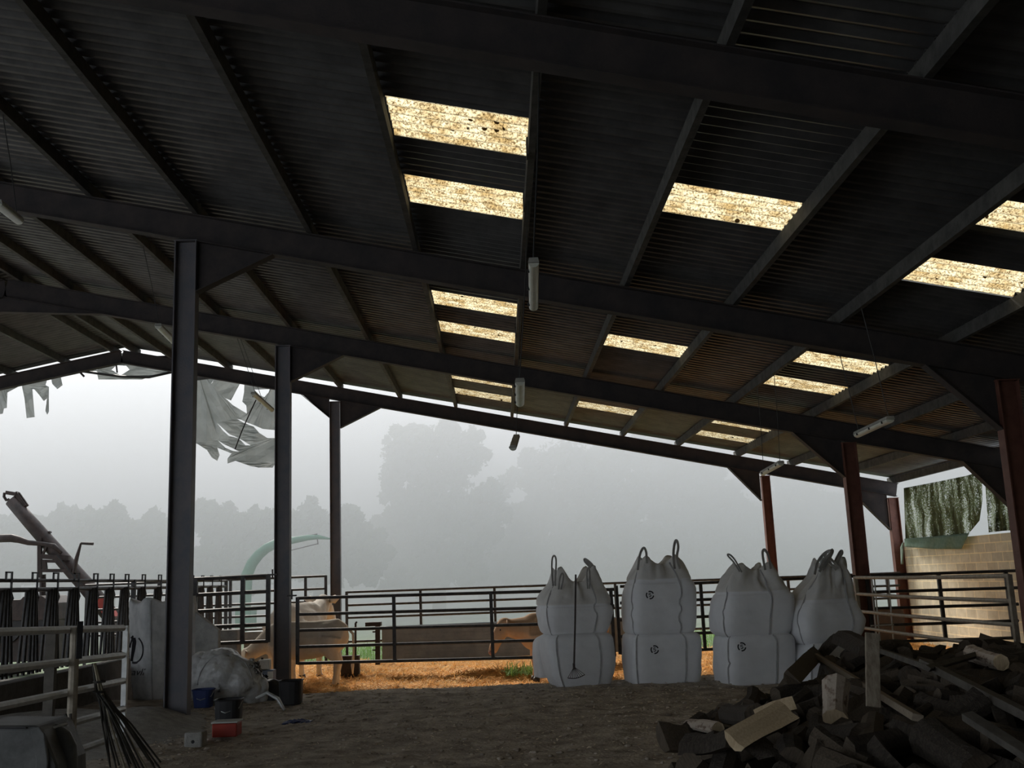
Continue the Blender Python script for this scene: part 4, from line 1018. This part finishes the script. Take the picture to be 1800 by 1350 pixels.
A = [at(1565, 737, 12.7), at(1507, 764, 13.95)]; lamp(*A, 'large strip lamp hanging on the right near the right-hand columns', [(.05, (4.79, 12.75)), (.95, (4.79, 13.9))])
A = [at(1373, 814, 17.0), at(1341, 832, 18.25)]; lamp(*A, 'smaller strip lamp hanging before the thin red-brown column', [(.05, (4.79, 17.05)), (.95, (4.79, 18.2))])
A = [at(445, 692, 21.4), at(478, 721, 22.4)]; lamp(*A, 'drooping strip lamp hanging before the torn white sheeting', [(.1, (-5.5, 21.5)), (.45, (-5.5, 21.9))])
A = [at(278, 573, 15.6), at(308, 603, 16.9)]; lamp(*A, 'strip lamp half hidden behind the thickest column near the ridge', [(.05, (-5.5, 15.7))])
A = [at(-6, 357, 9.9), at(33, 388, 11.15)]; lamp(*A, 'strip lamp cut off by the left edge of the picture', [(.9, (-5.5, 11.0))])
# loose lead under the drooping lamp
pts = [at(450, 703, 21.6), at(441, 722, 21.6), at(432, 742, 21.7), at(425, 758, 21.7), at(413, 790, 21.7)]
tag(M().tube(pts, .014, 6).build('cable', MT['wire'], smooth=True), 'dark cable dangling from the drooping lamp over the torn sheeting', 'cable')

# ------------------------------------------------------------------ torn sheeting in the far gable
def sheet(name, label, outer, holes, D, mt='sheeting', group=None):
    loops = [[(p[0], p[1], 0) for p in outer]]+[[(p[0], p[1], 0) for p in h] for h in holes]
    tri = tessellate_polygon([[Vector(p) for p in l] for l in loops]); flat = [p for l in loops for p in l]
    bm = bmesh.new(); V_ = [bm.verts.new((p[0], p[1], 0)) for p in flat]
    for t in tri:
        try: bm.faces.new([V_[i] for i in t])
        except Exception: pass
    bmesh.ops.subdivide_edges(bm, edges=bm.edges[:], cuts=3, use_grid_fill=True)
    for v in bm.verts:
        w = .14*noise.noise(Vector((v.co.x*.03, v.co.y*.03, D)))+.05*noise.noise(Vector((v.co.x*.12, v.co.y*.09, 3))); v.co = at(v.co.x, v.co.y, D+w)
    me = bpy.data.meshes.new(name); bm.to_mesh(me); bm.free(); me.materials.append(MT[mt])
    o = bpy.data.objects.new(name, me); col.objects.link(o); s = o.modifiers.new('s', 'SOLIDIFY'); s.thickness = .006
    return tag(o, label, 'torn sheet', group)
SD = 26.95
sheet('torn_sheet', 'large tattered grey-white sheet full of tears, between the two left columns',
 [(343,640),(420,652),(486,664),(486,812),(479,822),(455,822),(440,819),(414,810),(400,815),(400,806),(407,797),(382,787),(386,800),(382,810),(372,804),(364,791),(343,778)],
 [[(430,659),(406,704),(396,700),(409,712),(434,727),(433,713),(426,706),(429,690)], [(416,736),(424,738),(435,743),(446,747),(462,754),(484,756),(484,770),(470,770),(456,761),(446,750),(430,744)],
  [(381,743),(391,752),(403,763),(415,768),(430,776),(441,783),(432,783),(424,775),(418,770),(402,766),(392,757)], [(383,774),(394,781),(405,786),(421,794),(410,793),(396,787)], [(376,666),(374,672),(370,675),(373,672)],
  [(447,685),(474,684),(472,690),(465,698),(458,696)]], SD)
sheet('torn_sheet', 'thin tattered sheeting strip below the left gable rafter, longest shred in the middle',
 [(-5,669),(60,656),(92,648),(128,641),(170,636),(212,640),(255,634),(320,627),(320,651),(285,659),(262,663),(250,667),(213,667),(173,667),(170,652),(140,655),(107,663),(110,677),(101,684),(92,675),(90,665),(84,664),(80,677),(86,680),(86,724),(83,729),(80,722),(83,700),(77,705),(68,693),(60,684),(57,684),(61,733),(47,735),(43,700),(38,675),(30,681),(13,690),(12,717),(7,718),(5,727),(-5,729)],
 [[(150,630+6),(165,653-2),(172,652-2),(160,636+3)], [(205,642),(196,650),(212,660),(228,650),(222,643)]], SD)
sheet('torn_sheet', 'scrap of clear sheeting above the tie bar at the gable peak', [(165,631),(205,621),(240,620),(252,627),(222,629),(190,630)], [], SD-.1)
tb2 = empty('gable_tie', at(230, 628, 26.75), 0, 'thin dark horizontal tie bar under the far gable peak', 'tie bar')
M().beam(at(150, 633, 26.75), at(312, 628, 26.75), .05, .10).build('bar', MT['rafter'], tb2)
for a, b in (((128,641),(148,662)), ((250,629),(300,645)), ((203,629),(206,655))): M().beam(at(*a, 26.75), at(*b, 26.75), .03, .05).build('brace', MT['rafter'], tb2)
tag(M().tube([at(-5,674,26.8), at(60,662,26.8), at(140,652,26.8), at(213,662,26.8), at(262,663,26.8), at(320,650,26.8)], .035, 6).build('sheeting_rope', MT['wire'], smooth=True), 'sagging dark rope along the lower edge of the left gable sheeting', 'rope')
tag(M().tube([at(343,664,26.8), at(375,662,26.8), at(430,657,26.8)], [.08,.05,.01], 6).build('rolled_hem', MT['wire'], smooth=True), 'dark rolled hem hanging inside the large tattered sheet', 'hem')

# ------------------------------------------------------------------ windbreak netting on the right wall
def net(name, label, top, bot, mt, X=10.30, n=36, m_=16, wave=.05, cat='windbreak net'):
    P = np.zeros((m_, n, 3))
    for i in range(n):
        t = i/(n-1)
        def pick(poly):
            L_ = [0]; 
            for a, b in zip(poly[:-1], poly[1:]): L_.append(L_[-1]+math.hypot(b[0]-a[0], b[1]-a[1]))
            s_ = t*L_[-1]; return np.interp(s_, L_, [p[0] for p in poly]), np.interp(s_, L_, [p[1] for p in poly])
        a = pick(top); b = pick(bot)
        for j in range(m_):
            u = j/(m_-1); px = a[0]*(1-u)+b[0]*u; py = a[1]*(1-u)+b[1]*u
            p = atx(px, py, X-wave*(.5+.5*math.sin(i*.9+j*.1))-wave*noise.noise(Vector((i*.2, j*.3, 1)))); P[j, i] = tuple(p)
    o = grid_mesh(name, P, MT[mt]); s = o.modifiers.new('s', 'SOLIDIFY'); s.thickness = .006; return tag(o, label, cat)
net('windbreak_net', 'mossy green windbreak net sagging over the block wall, left of the gap', [(1589,858),(1620,852),(1657,845),(1700,836),(1726,828)], [(1592,950),(1640,946),(1680,943),(1703,938),(1722,915),(1727,880)], 'net')
net('windbreak_net', 'mossy green windbreak net over the wall, right of the gap', [(1731,830),(1760,822),(1800,822)], [(1738,936),(1765,933),(1800,931)], 'net')
net('net_hem', 'pale green gathered hem hanging below the left windbreak net', [(1590,947),(1640,943),(1704,937)], [(1590,961),(1640,965),(1690,965)], 'netgreen', X=10.22, n=24, m_=6, wave=.05, cat='net hem')
net('net_edge', 'pale green frayed vertical strip of net on the corner column', [(1583,962),(1588,950)], [(1584,992),(1588,992)], 'netpale', X=10.18, n=4, m_=10, wave=.03, cat='net strip')

# ------------------------------------------------------------------ machines outside on the left
D = 28.6
ag = empty('grain_auger', at(185, 1095, D), 0, 'dark inclined auger tube with crank rising behind the headlocks', 'auger')
M().tube([at(20, 880, D), at(55, 920, D), at(150, 1028, D), at(205, 1095, D)], [.17,.19,.22,.22], 14).build('tube', MT['machine'], ag, smooth=True)
m = M(); m.beam(at(12,866,D), at(30,869,D), .18, .10); m.beam(at(28,866,D), at(45,890,D), .14, .10); m.beam(at(28,870,D), at(44,893,D), .05, .24); m.build('head', MT['machine'], ag)
M().tube([at(8,866,D), at(7,873,D), at(11,879,D), at(16,878,D)], .04, 8).build('hook', MT['machine'], ag)
M().tube([at(-20,947,D-.3), at(20,946,D-.3), at(34,949,D-.3), at(50,954,D-.3), at(75,956,D-.3), at(95,960,D-.3), at(108,972,D-.3)], [.11,.11,.09,.07,.06,.07,.05], 10).build('side_pipe', MT['machine'], ag, smooth=True)
for a, b, w in (((70,945),(70,1015),.10), ((78,985),(80,1005),.10), ((72,978),(122,981),.13), ((72,986),(110,987),.08), ((70,1003),(125,1003),.09), ((82,960),(74,978),.06)):
    M().beam(at(*a, D-.2), at(*b, D-.2), w, w).build('frame_bar', MT['machine'], ag)
M().tube([at(130,1008,D-.3), at(134,984,D-.3), at(142,956,D-.3), at(143,955,D-.3), at(164,956,D-.3)], [.05,.06,.03,.035,.04], 8).build('crank', MT['machine'], ag)
M().tube([at(100,975,D-.35), at(122,1004,D-.35), at(165,1052,D-.35)], .016, 6).build('cable', MT['wire'], ag)
M().beam(at(85,935,D), at(86,938,D), .12, .12).build('clamp', MT['machine'], ag)
M().tube([at(75,1010,D), at(75,1110,D)], .09, 8).build('leg', MT['machine'], ag)
D = 27.8
tr = empty('farm_trailer', at(20, 1125, D), 0, 'dark low farm trailer outside behind the left headlocks', 'trailer')
P_ = [at(a, b, D) for a, b in ((-60,1057),(36,1054),(40,1049),(72,1047),(92,1060),(94,1090),(-60,1092))]
M().prism(P_, (0,0,0), (0,1.6,0)).build('body', MT['machine'], tr, bevel=.02)
for px in (10, 70): c = at(px, 1103, D+.2); M().tube([c, c+Vector((0,.25,0))], .42, 18).build('wheel', MT['black'], tr)
M().box((at(-60,1092,D).x, D+.3, -.0), (at(92,1092,D).x, D+1.2, at(0,1092,D).z)).build('chassis', MT['machine'], tr)
D = 28.2
rd = empty('red_implement', at(192, 1118, D), 0, 'small dark red implement glimpsed between the headlocks', 'implement')
M().beam(at(178,1052,D), at(200,1090,D), .30, .25).build('arm', MT['red'], rd)
M().box((at(188,1118,D).x, D-.2, -.4), (at(206,1118,D).x, D+.4, at(200,1090,D).z+.1)).build('base', MT['machine'], rd)
D = 40
sp = empty('harvester_spout', at(434, 1095, D), 0, 'tall curved green discharge spout fading into the fog', 'spout')
pts = [(428,1120),(431,1060),(434,1011),(443,990),(455,975),(468,964),(484,956),(509,951),(541,945),(559,944),(580,947)]
M().tube([at(a, b, D) for a, b in pts], [.20,.22,.22,.21,.20,.19,.18,.14,.11,.09,.03], 12).build('spout', MT['greenpaint'], sp, smooth=True)
M().beam(at(557,938,D), at(559,957,D), .04, .04).build('flap_lever', MT['machine'], sp)
M().tube([at(509,968,D), at(558,956,D)], .018, 6).build('control_rod', MT['machine'], sp)
M().tube([at(520,946,D), at(557,939,D)], .025, 6).build('upper_rod', MT['machine'], sp)
M().box((at(418,1110,D).x, D-.5, -.3), (at(446,1110,D).x, D+.5, at(430,1068,D).z)).build('base', MT['greenpaint'], sp, bevel=.05)
# grass tufts at the trough
tag(strands('weeds', 260, (.05, .75), (21.0, 21.6), .30, .012, MT['blade'], lambda x, y: -.25, lift=.05, tilt=1.1), 'bright green weed tuft by the brown heifer', 'weeds', kind='stuff')

# ------------------------------------------------------------------ trees in the fog
def tree(label, blobs, D, n, leaf, trunk=None, gaps=(), group='trees in the fog', seed=0, dz=3.0, name='tree'):
    """blobs: (px, py, rx, ry) crown lobes in the plane at depth D"""
    D *= 1.17; leaf *= 1.15; dz *= 1.17
    rg = np.random.default_rng(seed); r = empty(name, (0, 0, 0), 0, label, 'tree', group)
    px0, py0 = (trunk or (sum(b[0] for b in blobs)/len(blobs), 1040)); base = at(px0, 1000, D); base.z = -.4; r.location = base
    k = D/1800; tot = sum(b[2]*b[3] for b in blobs); V = []
    extra = [(b[0]+rg.uniform(-.8, .8)*b[2], b[1]+rg.uniform(-.8, .8)*b[3], rg.uniform(1.5, 5)) for b in blobs for _ in range(2)]
    G = [(at(a, b, D), c*k) for a, b, c in list(gaps)+extra]
    bl = list(blobs)
    for (bx, by, rx, ry) in blobs:
        for q in range(7):
            a_ = rg.uniform(0, 2*PI); f_ = rg.uniform(.16, .30); bl.append((bx+rx*.92*math.cos(a_), by+ry*.92*math.sin(a_), rx*f_, ry*f_))
    tot = sum(b[2]*b[3] for b in bl)
    for (bx, by, rx, ry) in bl:
        c = at(bx, by, D); cnt_ = int(n*rx*ry/tot); A_ = rg.normal(size=(cnt_, 3)); A_ /= np.linalg.norm(A_, axis=1)[:, None]
        rad = rg.uniform(.3, 1, cnt_)**.5*rg.choice([1, 1, 1.05, 1.14], cnt_)
        Pp = np.array([c.x, c.y, c.z])+A_*rad[:, None]*np.array([rx*k, min(dz, rx*k), ry*k])
        for p in Pp:
            v = noise.noise(Vector(p)*.9)+.5*noise.noise(Vector(p)*2.2)
            q = math.sqrt(((p[0]-c.x)/(rx*k))**2+((p[2]-c.z)/(ry*k))**2)
            if q > .72 and v < (q-.72)*2.0-.22: continue
            if any((p[0]-g.x)**2+(p[2]-g.z)**2 < (gr*(1.05+.9*noise.noise(Vector(p)*1.1)))**2 for g, gr in G): continue
            if p[2] < -.3: continue
            s_ = leaf*rg.uniform(.6, 1.5)*(1.9 if q < .75 else 1); u = Vector(rg.normal(size=3)).normalized(); w = u.orthogonal().normalized()
            pv = Vector(p); V += [pv-u*s_/2, pv+w*s_*.35, pv+u*s_/2, pv-w*s_*.35]
    off = base; o = quads('foliage', np.array([tuple(v-off) for v in V]), MT['leaf'], r)
    M().tube([base, Vector((base.x+.1, base.y, 2.0)), at(px0, py0-60 if py0 < 1100 else 960, D)], [.45, .35, .16], 10).build('trunk', MT['trunk'], r, smooth=True)
    return r
tree('largest round foggy tree, left of the four bag stacks', [(765,815,70,72),(720,800,52,50),(700,850,36,40),(815,800,45,48),(760,890,75,60),(700,950,48,55),(790,960,80,70),(740,1010,75,40),(720,900,45,30),(850,900,45,55)], 55, 26000, .22,
     gaps=((712,852,16),(790,862,8),(680,885,6),(745,1040,5)), seed=1, trunk=(770, 900))
tree('wide foggy tree rising behind the small tilted lamp', [(990,850,80,85),(1080,860,80,75),(930,900,45,60),(1040,960,100,80),(960,990,70,60),(1120,950,70,75),(905,850,26,34),(880,880,28,35),(870,990,60,60)], 60, 32000, .24,
     gaps=((907,872,20),(895,880,10),(830,946,12),(905,862,6),(966,940,6),(1112,828,12),(1136,912,13),(1150,918,9),(1052,892,8),(842,930,6)), seed=2, trunk=(1010, 900))
tree('foggy tree behind the second and third bag stacks', [(1180,870,80,80),(1250,900,70,70),(1210,970,90,70),(1290,930,60,70),(1150,800,60,40),(1230,835,55,45)], 62, 26000, .24,
     gaps=((1135,910,14),(1155,925,8),(1235,960,6),(1262,826,8),(1200,940,6)), seed=3, trunk=(1220, 900))
tree('rightmost foggy tree seen between the right-hand columns', [(1400,905,75,70),(1450,930,55,60),(1380,980,80,60),(1480,985,50,50),(1320,960,50,50)], 66, 20000, .24, gaps=((1380,880,6),(1350,870,7)), seed=4, trunk=(1420, 930))
tree('pale distant tree just left of the corner column', [(1545,940,32,55),(1530,985,45,45)], 64, 6000, .24, seed=5, trunk=(1545, 950))
tree('low foggy tree between the column pair left of the largest tree', [(545,930,40,50),(605,930,36,38),(560,985,60,50),(640,975,45,50)], 50, 9000, .22, seed=6, trunk=(560, 950))
tree('foggy tree between the two thick left columns', [(385,925,42,42),(430,940,45,48),(365,905,26,28),(410,990,75,50),(470,930,30,40)], 49, 17000, .20, gaps=((398,920,7),(405,955,7),(395,972,5)), seed=7, trunk=(410, 950))
tree('foggy bushy tree right of the auger, with pointed top', [(185,930,42,38),(203,905,18,22),(160,915,20,22),(190,985,70,45),(230,945,35,35)], 49, 15000, .20, seed=8, trunk=(190, 950))
tree('foggy tree between the auger and the pointed tree', [(113,915,24,26),(110,950,40,40),(100,995,55,40)], 50, 9000, .20, seed=9, trunk=(115, 960))
tree('foggy tree just left of the thickest column', [(272,925,26,34),(285,965,45,45),(260,1000,60,35)], 50, 9000, .20, seed=10, trunk=(275, 960))
tree('foggy tree at the left picture edge behind the auger', [(20,945,45,40),(60,930,28,28),(30,990,60,45),(-30,950,40,45)], 50, 12000, .20, seed=11, trunk=(25, 960))
bpy.context.view_layer.update()
# dark stitched hem arching over the film heap
bmf = bmesh.new(); bmf.from_mesh(fb.data); TF = BVHTree.FromBMesh(bmf); bmf.free()
hp_ = []
for px_, py_ in ((347,1200),(352,1178),(362,1162),(378,1149),(398,1145),(418,1149),(432,1162),(441,1180),(446,1200)):
    d_ = ray(px_, py_+4).normalized(); h_ = TF.ray_cast(EYE, d_)
    if h_[0]: hp_.append(h_[0]-d_*.012)
if len(hp_) > 3:
    he = M().tube(hp_, .010, 6).build('hem', MT['bagdark'], smooth=True); he.parent = fb
bpy.context.view_layer.update()
